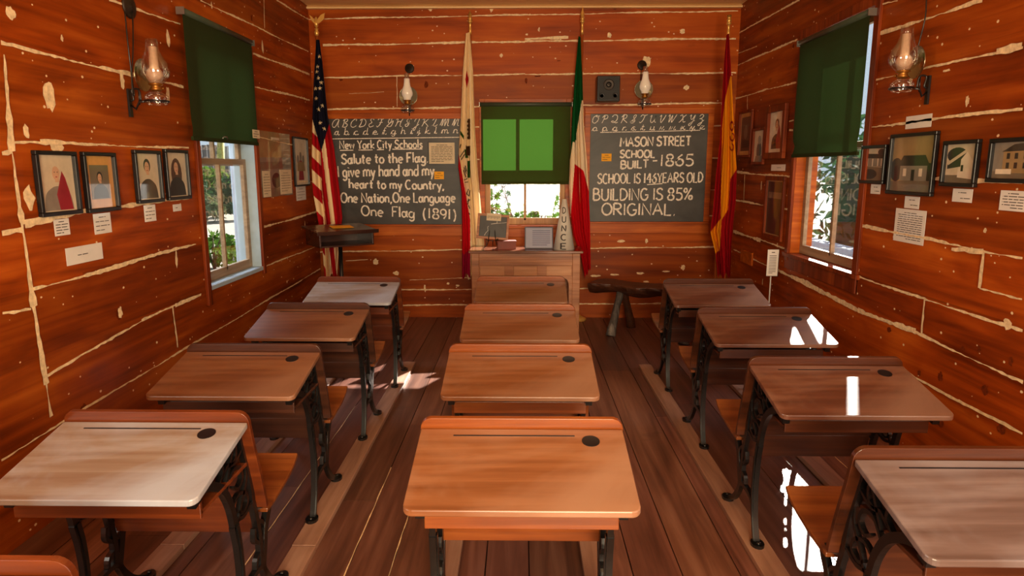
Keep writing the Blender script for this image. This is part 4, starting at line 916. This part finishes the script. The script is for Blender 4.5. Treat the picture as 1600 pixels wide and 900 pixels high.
def framed(name, lab, w, px4, bg, content, fm, fw=.018, depth=.022, matw=0, matcol='mat', cat='framed picture', group=None, tilt=0):
    u0, u1, z0, z1 = rect_px(w, *px4)
    r = thing(name, lab, cat, WP(w, (u0 + u1) / 2, z0, .004), group)
    mb = MB()
    for a, b, c, d in ((u0, u1, z1 - fw, z1), (u0, u1, z0, z0 + fw), (u0, u0 + fw, z0 + fw, z1 - fw), (u1 - fw, u1, z0 + fw, z1 - fw)): slab(mb, w, a, b, c, d, .004, .004 + depth)
    mb.build('frame', fm, r, .003)
    a, b, c, d = u0 + fw, u1 - fw, z0 + fw, z1 - fw
    if matw:
        mb = MB(); slab(mb, w, a, b, c, d, .006, .0085); mb.build('mount', PC[matcol], r); a, b, c, d = a + matw, b - matw, c + matw * 1.2, d - matw * 1.2
    mb = MB(); slab(mb, w, a, b, c, d, .006, .009, PK.index(bg)); o = .0092
    for k_, pts in content:
        pts = [(min(1, max(0, x)), min(1, max(0, y))) for x, y in pts]
        if w == 'R': pts = [(1 - x, y) for x, y in pts]
        mb.poly([WP(w, lerp(a, b, x), lerp(c, d, y), o) for x, y in pts], PK.index(k_)); o += .00025
    mb.build('print', PM, r)
    if tilt: r.rotation_euler = (math.radians(tilt), 0, 0)
    return r
PG = 'portraits on the wall'
framed('framed_portrait', 'framed portrait of a person in a red shawl, closest to the doorway end', 'L', (52, 236, 117, 337), 'light', portrait('grey', 'light', .68, 'red'), M['black'], group=PG)
framed('framed_portrait', 'framed portrait with small dark print on an orange mount', 'L', (127, 238, 178, 331), 'mid', portrait('dark', 'dark', .62), M['black'], matw=.035, group=PG)
framed('framed_portrait', 'framed portrait of a person with dark hair drawn back, in a dark dress', 'L', (207, 235, 248, 317), 'light', portrait('dark', 'dark', .7), M['black'], group=PG)
framed('framed_portrait', 'framed portrait of a person with long loose hair, next to the window', 'L', (255, 234, 291, 312), 'light', portrait('dark', 'hair', .66, None, True), M['black'], group=PG)
framed('framed_picture', 'slim framed print of a red robed group beside the aerial view poster', 'L', (457, 215, 479, 291), 'pale', [('red', [(.3, .1), (.7, .1), (.62, .5), (.5, .6), (.38, .5)]), ('grey', ell(.3, .55, .09, .1)), ('grey', ell(.5, .62, .09, .1)), ('grey', ell(.7, .55, .09, .1)), ('sepia', [(.2, .3), (.8, .3), (.75, .5), (.25, .5)])], M['black'], .014)
framed('framed_picture', 'large framed photograph of a lone house under a wide sky', 'R', (1394, 208, 1466, 305), 'sepia', house(), M['black'], group='house photographs')
framed('framed_picture', 'framed photograph of a gabled wooden building under trees', 'R', (1478, 219, 1533, 292), 'light', barn(), M['black'], group='house photographs')
framed('framed_picture', 'framed photograph of a tall town house, cut by the picture edge', 'R', (1551, 215, 1625, 286), 'grey', townhouse(), M['black'], group='house photographs')
framed('framed_picture', 'small framed photograph of a porch right beside the window', 'R', (1350, 227, 1388, 287), 'light', porch(), M['black'], group='house photographs')
framed('framed_picture', 'narrow framed brown print nearest the crimson flag', 'R', (1157, 173, 1177, 246), 'hair', [('dark', [(.1, .1), (.9, .1), (.9, .3), (.1, .35)]), ('mid', ell(.5, .55, .2, .2))], M['trim'], .022, matw=.03)
framed('framed_picture', 'smallest wood framed picture between two taller ones near the crimson flag', 'R', (1179, 200, 1197, 257), 'light', [('dark', ell(.5, .35, .25, .3)), ('grey', ell(.5, .7, .16, .14)), ('mid', [(.1, 0), (.9, 0), (.8, .2), (.2, .2)])], M['trim'], .022)
framed('framed_portrait', 'wide wood framed portrait with pale mount above the dark plaque', 'R', (1201, 165, 1231, 248), 'pale', portrait('dark', 'hair', .7, 'red'), M['trim'], .05, .03, .02, 'pale')
pq = framed('wall_plaque', 'tall wooden wall plaque with dark engraved plates', 'R', (1197, 275, 1227, 375), 'dark', [('mid', [(.05, .68), (.95, .68), (.95, .8), (.05, .8)])], M['trim'], .035, .02, .008, 'sepia', cat='plaque')
# poster with loose sheets
u0, u1, z0, z1 = rect_px('L', 402, 207, 454, 307)
r = thing('poster', 'grey aerial view poster between the window and the slim print', 'poster', WP('L', (u0 + u1) / 2, z0, 0))
mb = MB(); o = .005; slab(mb, 'L', u0, u1, z0, z1, .003, o, PK.index('sepia'))
for k_, p in (('grey', [(0, .0), (1, .0), (1, .62), (0, .6)]), ('mid', [(0, .42), (1, .45), (1, .56), (0, .53)]), ('dark', ell(.5, .25, .14, .12)), ('mid', [(0, 0), (1, 0), (1, .1), (0, .16)]), ('pale', [(.4, .88), (.65, .88), (.65, .92), (.4, .92)])):
    o += .0003; mb.poly([WP('L', lerp(u0, u1, x), lerp(z0, z1, y), o) for x, y in p], PK.index(k_))
mb.build('print', PM, r)
sheet('paper_sheet', 'narrow typed sheet tucked on the aerial view poster, window side', 'paper', 'L', 409, 267, 421, 308, M['paper'], 8, .0085)
sheet('paper_sheet', 'wider typed sheet on the aerial view poster, lectern side', 'paper', 'L', 436, 265, 454, 303, M['paper'], 8, .0085)
LG = 'caption cards on the walls'
for lab, w, q, rows in (('caption card below the red shawl portrait', 'L', (83, 342, 107, 368), 5), ('caption card below the orange mounted portrait', 'L', (145, 333, 172, 365), 4), ('caption card below the portrait in the dark dress', 'L', (224, 320, 242, 346), 4), ('tiny caption card below the long haired portrait', 'L', (269, 319, 282, 330), 1),
                        ('wide scalloped title card low on the portrait wall', 'L', (101, 383, 159, 410), 1), ('paper strip below the slim print of the red robed group', 'L', (462, 291, 477, 313), 4),
                        ('small title card above the lone house photograph', 'R', (1417, 180, 1457, 200), 1), ('tiny caption card below the porch photograph', 'R', (1362, 288, 1377, 303), 2), ('caption card directly below the lone house photograph', 'R', (1415, 307, 1438, 326), 2), ('large typed sheet lowest on the house photograph wall', 'R', (1399, 327, 1447, 380), 13),
                        ('caption card below the gabled building photograph', 'R', (1490, 295, 1521, 316), 2), ('typed card below the tall town house photograph', 'R', (1564, 298, 1606, 330), 6), ('little caption card between the pale mounted portrait and the plaque', 'R', (1206, 257, 1228, 267), 1)):
    sheet('caption_card', lab, 'card', w, *q, M['paperw'], rows, .004, LG)
mb = MB(); slab(mb, 'R', *rect_px('R', 1160, 392, 1178, 412), .003, .02); single(mb, 'wood_block', M['trimh'], 'small wooden patch board low on the wall near the crimson flag', 'board', bevel=.003)
# ------------------------------------------------------------------ tall teacher's desk
M['oak'] = wood('desk_oak', lin(132, 76, 40), lin(172, 108, 64), lin(200, 138, 92), axis=0, rough=.4)
M['oakp'] = wood('desk_oak_panel', lin(160, 100, 58), lin(196, 134, 86), lin(218, 160, 112), axis=0, rough=.4)
M['oaktop'] = wood('desk_oak_top', lin(88, 46, 26), lin(126, 72, 44), lin(156, 98, 66), axis=0, rough=.25, coat=.4, cr=.15)
DY0, DY1, DX0, DX1, DH = 6.065, 6.43, -.455, .535, .735
r = thing('teacher_desk', "tall panelled wooden teacher's desk below the back window", 'desk', ((DX0 + DX1) / 2, (DY0 + DY1) / 2, 0))
mb = MB(); mb.box((DX0 - .025, DY0 - .03, DH), (DX1 + .025, DY1 + .02, DH + .024)); mb.build('desktop', M['oaktop'], r, .006)
mb = MB(); mb.box((DX0 + .07, DY0 + .01, .62), (DX1 - .07, DY0 + .03, DH))
for i in range(3): mb.box((DX0 + .07, DY0 + .004, .645 + i * .022), (DX1 - .07, DY0 + .01, .656 + i * .022))
mb.build('apron', M['oak'], r, .002)
for xa in (DX0, DX1 - .07):
    for ya in (DY0, DY1 - .07): mb = MB(); mb.box((xa, ya, 0), (xa + .07, ya + .07, DH)); mb.build('leg', M['oak'], r, .004)
for xa, xb in ((DX0 + .078, DX0 + .30), (DX0 + .385, DX0 + .60), (DX0 + .685, DX1 - .078)): mb = MB(); mb.box((xa, DY0 + .014, .528), (xb, DY0 + .024, .618)); mb.build('panel', M['oakp'], r, .003)
mb = MB(); mb.box((DX0 + .07, DY0 + .024, .5), (DX1 - .07, DY0 + .034, .62)); mb.box((DX0 + .07, DY0 + .006, .512), (DX1 - .07, DY0 + .03, .53))
for xa in (DX0 + .30, DX0 + .60): mb.box((xa, DY0 + .006, .528), (xa + .085, DY0 + .026, .62))
for s, xa in ((1, DX0 + .07), (-1, DX1 - .07)):
    mb.prism([(xa, .512), (xa + s * .075, .512), (xa + s * .045, .49), (xa + s * .03, .45), (xa + s * .028, .02), (xa, .02)], lambda a, b, d: (a, d, b), DY0 + .006, DY0 + .03)
mb.build('rail', M['oak'], r)
for xa in (DX0 + .01, DX1 - .025): mb = MB(); mb.box((xa, DY0 + .06, .05), (xa + .015, DY1 - .06, DH)); mb.build('side_panel', M['oak'], r)
mb = MB(); mb.box((DX0 + .06, DY1 - .03, .08), (DX1 - .06, DY1 - .015, DH)); mb.build('back_panel', M['oak'], r)
ZT = DH + .024
# slate on a little wire easel
Ysl = 6.24; c = pix(769, 386, 1, Ysl); c.z = ZT
r = thing('writing_slate', 'cracked wood framed slate propped on a wire easel on the tall desk', 'slate', c)
sx = 1050 / (Ysl * .984)
Ts = Matrix.Translation((c.x, Ysl, ZT + .085)) @ Matrix.Rotation(math.radians(4), 4, 'Y') @ Matrix.Rotation(math.radians(-12), 4, 'X')
hw_, hh = .148, .235
mb = MB(); mb.box((-hw_ + .02, -.003, .018), (hw_ - .02, .003, hh - .018), 0, Ts); mb.build('slate_sheet', M['slate'], r)
mb = MB()
for a, b, cc, d in ((-hw_, hw_, hh - .022, hh), (-hw_, hw_, 0, .022), (-hw_, -hw_ + .022, .022, hh - .022), (hw_ - .022, hw_, .022, hh - .022)): mb.box((a, -.007, cc), (b, .007, d), 0, Ts)
mb.build('frame', M['oak'], r, .003)
mb = MB()
for q in ([(-.075, .03), (-.06, .06), (-.045, .075), (-.05, .11), (-.04, .12)], [(-.02, .14), (.03, .15), (.10, .16), (.125, .165)], [(.035, .15), (.035, .19)]):
    mb.ribbon(q, .003, lambda a, b, d: Ts @ Vector((a, -d, b)), .0042)
mb.build('crack', M['chalk'], r)
sc2 = thing('paper_tag', 'yellowed paper tag clipped to the top of the cracked slate', 'tag', (Ts @ Vector((0, -.012, .175))))
mb = MB(); mb.box((-.065, -.010, .172), (.07, -.0075, .24), 0, Ts); mb.build('sheet', M['paper'], sc2)
mb = MB()
for k in range(12): mb.box((-.055 + k * .01, -.0106, .19 + (k % 3) * .004), (-.052 + k * .01, -.01, .218), 0, Ts)
mb.build('printed_lines', M['print'], sc2)
r2 = thing('display_easel', 'small wire easel holding the cracked slate on the tall desk', 'easel', (c.x, Ysl, ZT))
mb = MB()
for s in (-1, 1):
    mb.tube(smooth([(c.x + s * .085, Ysl - .07, ZT + .006), (c.x + s * .05, Ysl - .06, ZT + .03), (c.x + s * .035, Ysl - .03, ZT + .075), (c.x + s * .02, Ysl + .035, ZT + .2)], 5), .004, 6)
    mb.tube(smooth([(c.x + s * .05, Ysl - .06, ZT + .03), (c.x + s * .055, Ysl - .045, ZT + .09), (c.x + s * .05, Ysl - .028, ZT + .085), (c.x + s * .035, Ysl - .01, ZT + .078)], 4), .004, 6)
mb.tube([(c.x, Ysl + .15, ZT + .005), (c.x, Ysl + .035, ZT + .2)], .004, 6); mb.tube([(c.x - .045, Ysl - .03, ZT + .075), (c.x + .045, Ysl - .03, ZT + .075)], .004, 6)
mb.build('wire_frame', M['iron'], r2)
# red-brown book
M['bookred'] = plain('red_brown_cover', lin(128, 48, 26), .5); 
c = pix(791, 387, 1, 6.17); r = thing('book', 'red-brown book lying beside the slate on the tall desk', 'book', (c.x, 6.2, ZT), world=False, rz=math.radians(7))
mb = MB(); mb.box((-.09, -.055, 0), (.09, .055, .005)); mb.box((-.09, -.055, .072), (.09, .055, .078)); mb.box((-.085, -.055, 0), (-.079, .055, .078)); mb.build('cover', M['bookred'], r, .002)
mb = MB(); mb.box((-.079, -.052, .005), (.085, .052, .072)); mb.build('pages', M['bookred'], r)
# blue-grey framed notice
M['bluepaper'] = plain('blue_grey_sheet', lin(150, 154, 178), .5, coat=.5, var=.05)
c = pix(842, 385, 1, 6.2); r = thing('framed_notice', 'blue-grey typed notice in a dark frame leaning on the tall desk', 'notice', (c.x, 6.2, ZT), world=False)
Tn = Matrix.Rotation(math.radians(-14), 4, 'X'); a = .132; h = .205
mb = MB(); mb.box((-a + .008, -.004, .008), (a - .008, .002, h - .008), 0, Tn); mb.build('sheet', M['bluepaper'], r)
mb = MB()
for x0, x1, z0, z1 in ((-a, a, 0, .01), (-a, a, h - .01, h), (-a, -a + .01, .01, h - .01), (a - .01, a, .01, h - .01)): mb.box((x0, -.009, z0), (x1, .006, z1), 0, Tn)
mb.build('frame', plain('notice_frame', lin(80, 78, 90), .4), r, .002)
mb = MB()
for k in range(8): mb.box((-.06, -.0046, h * .16 + k * .019), (.105 - .03 * (k == 0), -.004, h * .16 + k * .019 + .005), 0, Tn)
mb.build('printed_lines', plain('blue_print', lin(70, 70, 110), .6), r)
mb = MB(); mb.box((-.012, .004, 0), (.012, .008, .15), 0, Matrix.Translation((0, .10, 0)) @ Matrix.Rotation(math.radians(28), 4, 'X')); mb.build('back_strut', M['oak'], r)
# dunce cap
c = pix(881, 383.5, 1, 6.2); hc = pix(881, 311, 1, 6.2).z - ZT; r = thing('dunce_cap', 'tall white paper cone lettered DUNCE on the tall desk', 'paper cone', (c.x, 6.2, ZT), world=False)
R0, R1 = .098, .02
mb = MB(); mb.lathe([(R0, 0), (R1, hc), (R1 - .002, hc), (R0 - .002, .0)], 40); mb.build('cone', plain('cone_paper', lin(216, 208, 194), .7, var=.05), r)
mb = MB()
for i, ch in enumerate('DUNCE'):
    w_, st = G[ch]; cz = hc * (.78 - i * .176); hh = hc * .115; wid = min(.05, .028 + i * .006)
    for s in st:
        def fn(aa, bb, d):
            z = cz + (bb - .5) * hh; rr_ = lerp(R0, R1, z / hc) + .0015; ang = -math.pi / 2 + (aa / w_ - .5) * wid / rr_ - .1
            return Vector((rr_ * math.cos(ang), rr_ * math.sin(ang), z))
        dense = []
        for (x0, y0), (x1, y1) in zip(s, s[1:]): dense += [(lerp(x0, x1, t / 3), lerp(y0, y1, t / 3)) for t in range(3)]
        dense.append(s[-1]); mb.ribbon(dense, .16, fn)
mb.build('lettering', M['print'], r)
# ------------------------------------------------------------------ lectern with yellow card
M['lect'] = wood('lectern_wood', lin(30, 16, 12), lin(52, 28, 20), lin(78, 46, 32), axis=0, rough=.3, coat=.3)
LY = 5.68; lx = pix(537, 380, 1, LY).x
r = thing('lectern', 'dark wooden lectern on a metal pole beside the stars and stripes flag', 'lectern', (lx - .03, LY, 0), world=False, rz=math.radians(36))
zb = .855
mb = MB(); w2, d2, t = .235, .17, .014
mb.box((-w2, -d2, zb), (w2, d2, zb + t)); mb.box((-w2, -d2, zb), (-w2 + t, d2, zb + .125)); mb.box((w2 - t, -d2, zb), (w2, d2, zb + .125)); mb.box((-w2, d2 - t, zb), (w2, d2, zb + .14)); mb.build('shelf_box', M['lect'], r, .002)
Tl = Matrix.Translation((0, 0, zb + .128)) @ Matrix.Rotation(math.radians(5), 4, 'X')
mb = MB(); mb.box((-w2 - .03, -d2 - .035, 0), (w2 + .03, d2 + .02, .016), 0, Tl); mb.box((-w2 - .03, -d2 - .04, -.006), (w2 + .03, -d2 - .03, .026), 0, Tl); mb.build('reading_top', M['lect'], r, .003)
mb = MB(); mb.tube([(0, 0, .02), (0, 0, zb)], .017, 12); mb.build('pole', M['iron'], r)
mb = MB(); mb.lathe([(.0, 0), (.17, 0), (.17, .012), (.04, .03), (.02, .05), (.0, .05)], 24); mb.build('base', M['iron'], r)
Q = Matrix.Translation(r.location) @ Matrix.Rotation(math.radians(36), 4, 'Z') @ Tl
cc = Q @ Vector((.02, .01, .021)); o = thing('note_card', 'yellow-orange card lying flat on the dark lectern', 'note', cc, 'yellow note cards', world=False, rz=math.radians(30)); 
mb = MB(); mb.box((-.09, -.062, .0), (.09, .062, .002), 0, Matrix.Rotation(math.radians(5), 4, 'X')); mb.build('sheet', M['yellow'], o)
# ------------------------------------------------------------------ half-log bench
M['log'] = wood('dark_log', lin(36, 18, 10), lin(66, 34, 20), lin(100, 58, 36), axis=0, rough=.4, bump=.4); M['bark'] = wood('grey_bark', lin(40, 32, 28), lin(84, 74, 68), lin(140, 128, 118), axis=2, rough=.7, bump=.8, fine=40)
A = Vector((.67, 6.22, 0)); B = Vector((1.62, 5.76, 0)); L = (B - A).length; ang = math.atan2(B.y - A.y, B.x - A.x)
r = thing('log_bench', 'rough half-log bench below the building age blackboard', 'bench', (A + B) / 2, world=False, rz=ang)
mb = MB(); prof = []; rb = random.Random(3); N = 26; n = 14
vs = []
for i in range(N):
    x = lerp(-L / 2, L / 2, i / (N - 1)); wv = .15 + .012 * math.sin(i * .8) + .006 * math.sin(i * 2.3); dp = .10 + .012 * math.sin(i * .6 + 1)
    for k in range(n):
        a = math.pi * k / (n - 1); rr_ = 1 + rb.uniform(-.03, .03)
        vs.append((x, -wv * math.cos(a) * rr_ + .015 * math.sin(i * .4), .455 - dp * math.sin(a) * rr_ + .006 * math.sin(i * .5)))
fs = [(i * n + k, i * n + (k + 1) % n, (i + 1) * n + (k + 1) % n, (i + 1) * n + k) for i in range(N - 1) for k in range(n)] + [tuple(range(n))[::-1], tuple((N - 1) * n + k for k in range(n))]
mb.add(vs, fs); mb.build('seat', M['log'], r, .004)
for xs in (-.24, .36):
    for s in (-1, 1):
        mb = MB(); p0 = Vector((xs, s * .05, .40)); p1 = Vector((xs + .03 * s * (1 if xs < 0 else -1), s * .215, 0.004)); pts = [p0.lerp(p1, t / 6) + Vector((rb.uniform(-.006, .006), rb.uniform(-.004, .004), 0)) for t in range(7)]
        mb.tube(pts, [.032, .034, .031, .035, .037, .042, .048], 9); mb.build('leg', M['bark'] if s < 0 else M['log'], r)
# ------------------------------------------------------------------ sign on a stick
SY = 5.25; c = pix(1207, 433, 1, SY); sxx = pix(1204, 450, 1, SY).x
r = thing('stand_sign', 'typed white sign on a thin white stick by the wall near the log bench', 'sign', (sxx, SY, 0))
p0 = pix(1197, 431, 1, SY); p1 = pix(1217, 390, 1, SY)
mb = MB(); mb.box((p0.x, SY - .004, p0.z), (p1.x, SY, p1.z), 0); mb.build('sheet', M['paperw'], r)
mb = MB(); mb.box((p0.x + .004, SY, p0.z - .004), (p1.x + .006, SY + .008, p1.z + .002)); mb.build('backing', M['black'], r)
mb = MB()
for k in range(12): mb.box((p0.x + .015, SY - .0045, lerp(p0.z, p1.z, .10 + k * .06)), (p1.x - (.015 if k else .04), SY - .004, lerp(p0.z, p1.z, .10 + k * .06) + .004))
mb.box((p0.x + .03, SY - .0045, lerp(p0.z, p1.z, .88)), (p1.x - .03, SY - .004, lerp(p0.z, p1.z, .91))); mb.build('printed_lines', M['print'], r)
mb = MB(); mb.tube([(sxx, SY + .012, .02), (sxx, SY + .012, p1.z - .02)], .005, 8); mb.build('stick', M['white'], r)
mb = MB(); mb.lathe([(.0, 0), (.07, 0), (.07, .015), (.012, .022), (.0, .022)], 20, Matrix.Translation((sxx, SY + .012, 0))); mb.build('base', M['white'], r)
# ------------------------------------------------------------------ outside
M['gravel'] = plain('pale_gravel', lin(150, 144, 134), .9, var=.15, nscale=60); M['leafA'] = cloth_mat('garden_leaves', lin(58, 92, 30), trans=(.07, .15, .02, 1), tf=.35); M['leafB'] = cloth_mat('hedge_leaves', lin(50, 84, 60), trans=(.03, .08, .03, 1), tf=.3)
M['leafC'] = cloth_mat('pale_leaves', lin(110, 130, 100), trans=(.1, .13, .05, 1), tf=.35)
M['twig'] = plain('twig_bark', lin(96, 84, 64), .8); M['fencem'] = wood('fence_wood', lin(70, 70, 74), lin(96, 96, 100), lin(116, 116, 120), axis=2, rough=.7)
mb = MB(); mb.poly([(-60, -20, -.15), (60, -20, -.15), (60, 90, -.15), (-60, 90, -.15)]); structure(mb, 'ground', [M['gravel']])
def leaves(mb, c, rx, ry, rz, n, size, rnd, aspect=2.2, shell=False):
    for _ in range(n):
        while True:
            d = Vector((rnd.uniform(-1, 1), rnd.uniform(-1, 1), rnd.uniform(-1, 1)))
            if d.length < 1 and (not shell or d.length > .5): break
        p = Vector(c) + Vector((d.x * rx, d.y * ry, d.z * rz)); a = Vector((rnd.gauss(0, 1), rnd.gauss(0, 1), rnd.gauss(0, .8))).normalized(); b = a.orthogonal().normalized()
        b = Matrix.Rotation(rnd.uniform(0, 6.3), 3, a) @ b; s = size * rnd.uniform(.6, 1.3)
        mb.add([p - a * s, p - a * s * .1 + b * s / aspect, p + a * s, p - a * s * .1 - b * s / aspect], [(0, 1, 2, 3)])
def shrub(lab, x, y, rx, ry, h, n, size, mat, seed, name='garden_shrub', cat='shrub', asp=2.2, stems=6):
    rnd = random.Random(seed); r = thing(name, lab, cat, (x, y, -.15)); mb = MB()
    leaves(mb, (x, y, -.15 + h * .52), rx, ry, h * .48, n, size, rnd, asp); mb.build('foliage', mat, r)
    mb = MB()
    for k in range(stems):
        a = rnd.uniform(0, 6.3); mb.tube([(x, y, -.15), (x + .3 * rx * math.cos(a), y + .3 * ry * math.sin(a), h * .4), (x + .7 * rx * math.cos(a), y + .7 * ry * math.sin(a), h * .75)], [.02, .012, .005], 6)
    mb.build('stem', M['twig'], r)
# view through the portrait wall window
for i, (px, Y, hh, rx, m, asp) in enumerate(((316, 23.9, 1.8, .9, 'leafA', 2.2), (345, 22.7, 1.6, .7, 'leafA', 3), (372, 21.4, 1.5, .7, 'leafB', 2.5), (296, 21.4, 1.6, .7, 'leafB', 2.5))):
    x = pix(px, 330, 1, Y).x; shrub(['leafy bush by the far fence, seen through the portrait wall window', 'spiky bush by the far fence, seen through the portrait wall window', 'blue-green bush by the far fence behind the window post', 'dark bush by the far fence at the window edge'][i], x, Y, rx, .5, hh, 420, .16, M[m], 40 + i, asp=asp)
x = pix(322, 350, 1, 20.2).x; shrub('pale silvery plant standing out on the gravel by the far bushes', x, 20.2, .6, .5, .9, 160, .22, M['leafC'], 50, 'spiky_plant', 'plant', 6)
p = pix(342, 425, 2, -.15); shrub('low green plant on the lawn just outside the portrait wall window', p.x - .2, p.y + .3, .5, .5, .62, 420, .07, M['leafA'], 51, asp=2)
p = pix(375, 400, 2, -.15); shrub('patch of low plants outside the portrait wall window, near the white post', p.x, p.y, .5, .5, .3, 260, .06, M['leafA'], 52, asp=2)
fr = thing('board_fence', 'grey board fence far outside the portrait wall window', 'fence', (pix(340, 300, 1, 26.5).x, 26.5, -.15))
x0, x1 = pix(280, 300, 1, 26.5).x, pix(420, 300, 1, 26.5).x; x = x0
while x < x1:
    mb = MB(); mb.box((x, 26.5, -.15), (x + .19, 26.53, 2.35 + .03 * math.sin(x * 5))); mb.build('board', M['fencem'], fr); x += .205
mb = MB(); mb.box((x0, 26.53, .4), (x1, 26.58, .5)); mb.box((x0, 26.53, 1.8), (x1, 26.58, 1.9)); mb.build('rail', M['fencem'], fr)
x = pix(344, 230, 1, 25.5).x; t_ = thing('palm_tree', 'yellow-green trunk of a young palm in front of the far fence', 'tree', (x, 25.5, -.15)); mb = MB(); mb.tube([(x, 25.5, -.15), (x - .05, 25.5, 1.2), (x + .05, 25.5, 2.6)], [.2, .16, .12], 9); mb.build('trunk', plain('palm_trunk', lin(168, 170, 90), .8, var=.3, nscale=20), t_)
mb = MB(); rp = random.Random(2)
for k in range(14):
    a = k * .45; q = [(x + .05, 25.5, 2.6), (x + .8 * math.cos(a), 25.5 + .4 * math.sin(a), 3.1), (x + 1.5 * math.cos(a), 25.5 + .7 * math.sin(a), 2.7)]
    mb.bar([(0, 0), (0, .001)], .001, 0, .001); mb.tube(smooth(q, 4), [.09, .1, .1, .09, .08, .07, .06, .04, .01], 4)
mb.build('fronds', M['leafA'], t_)
def post(lab, px, py0, X, wdt, zt, mat):
    c = pix(px, py0, 0, X); mb = MB(); mb.box((X - wdt / 2, c.y - wdt / 2, -.15), (X + wdt / 2, c.y + wdt / 2, zt)); mb.box((X - wdt * .7, c.y - wdt * .7, -.15), (X + wdt * .7, c.y + wdt * .7, .12))
    single(mb, 'porch_post', mat, lab, 'post', bevel=.01)
post('pale blue porch post just outside the portrait wall window', 375, 350, -2.9, .09, 2.9, M['bluewhite'])
# hedge beyond the house photograph wall
def hedge(lab, cx, cy, lx, h, seed, mat):
    rnd = random.Random(seed); r = thing('hedge', lab, 'hedge', (cx, cy, -.15)); mb = MB(); n = 1500
    for _ in range(n):
        leaves(mb, (cx + rnd.uniform(-.5, .5), cy + rnd.uniform(-lx, lx), rnd.uniform(-.1, h)), .12, .12, .12, 1, .14, rnd, 2.6)
    mb.build('foliage', mat, r)
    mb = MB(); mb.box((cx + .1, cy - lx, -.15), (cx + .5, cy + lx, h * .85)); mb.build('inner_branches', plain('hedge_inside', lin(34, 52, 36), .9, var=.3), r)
hedge('dense blue-green hedge outside the window with house photographs', 5.6, 9.4, 3.1, 2.3, 60, M['leafB'])
mb = MB(); mb.box((4.4, 6, -.15), (4.6, 12.3, .42)); single(mb, 'garden_wall', plain('grey_blue_wall', lin(150, 164, 178), .8), 'low grey-blue garden wall in front of the hedge', 'wall', bevel=.02)
# shrub with maple-like leaves outside the back window
rnd = random.Random(77); r = thing('branching_shrub', 'sparse branching shrub with lobed leaves outside the back window', 'shrub', (.1, 8.4, -.15))
mb = MB(); lf = MB()
def lobed(mb, p, s, rnd):
    n = Vector((rnd.gauss(0, .6), -1, rnd.gauss(0, .6))).normalized(); a = n.orthogonal().normalized(); a = Matrix.Rotation(rnd.uniform(0, 6.3), 3, n) @ a; b = n.cross(a)
    pts = []
    for k in range(14):
        an = 2 * math.pi * k / 14; rr_ = s * (1 if k % 2 == 0 else .45) * (1.1 - .3 * abs(math.sin(an / 2))); pts.append(p + a * rr_ * math.cos(an) + b * rr_ * math.sin(an))
    mb.add([p] + pts, [(0, 1 + k, 1 + (k + 1) % 14) for k in range(14)])
for k in range(13):
    x0 = rnd.uniform(-.5, .75); p = Vector((x0 * .5 + .1, 8.4 + rnd.uniform(-.2, .4), -.15)); d = Vector((rnd.uniform(-.35, .35), rnd.uniform(-.1, .1), 1)); pts = [p.copy()]
    for q in range(9):
        p = p + d * .17; d += Vector((rnd.uniform(-.25, .25), rnd.uniform(-.05, .05), -.02)); pts.append(p.copy())
        for _ in range(3 if q > 3 else 1):
            s = p + Vector((rnd.uniform(-.18, .18), rnd.uniform(-.1, .1), rnd.uniform(-.1, .12))); mb.tube([p, p.lerp(s, .5) + Vector((0, 0, .02)), s], .004, 4)
            if s.z < 1.0 or rnd.random() < .6: lobed(lf, s, rnd.uniform(.035, .075), rnd)
    mb.tube(pts, [lerp(.014, .004, i / 9) for i in range(10)], 6)
for k in range(420): lobed(lf, Vector((rnd.uniform(-.75, .9), 8.6 + rnd.uniform(0, .6), rnd.uniform(.1, 1.0) - .12 * rnd.random())), rnd.uniform(.03, .07), rnd)
for k in range(70): lobed(lf, Vector((rnd.uniform(-.7, .8), 8.4 + rnd.uniform(-.1, .6), rnd.uniform(.9, 1.42))), rnd.uniform(.035, .08), rnd)
lf.build('foliage', M['leafA'], r); mb.build('branch', M['twig'], r)
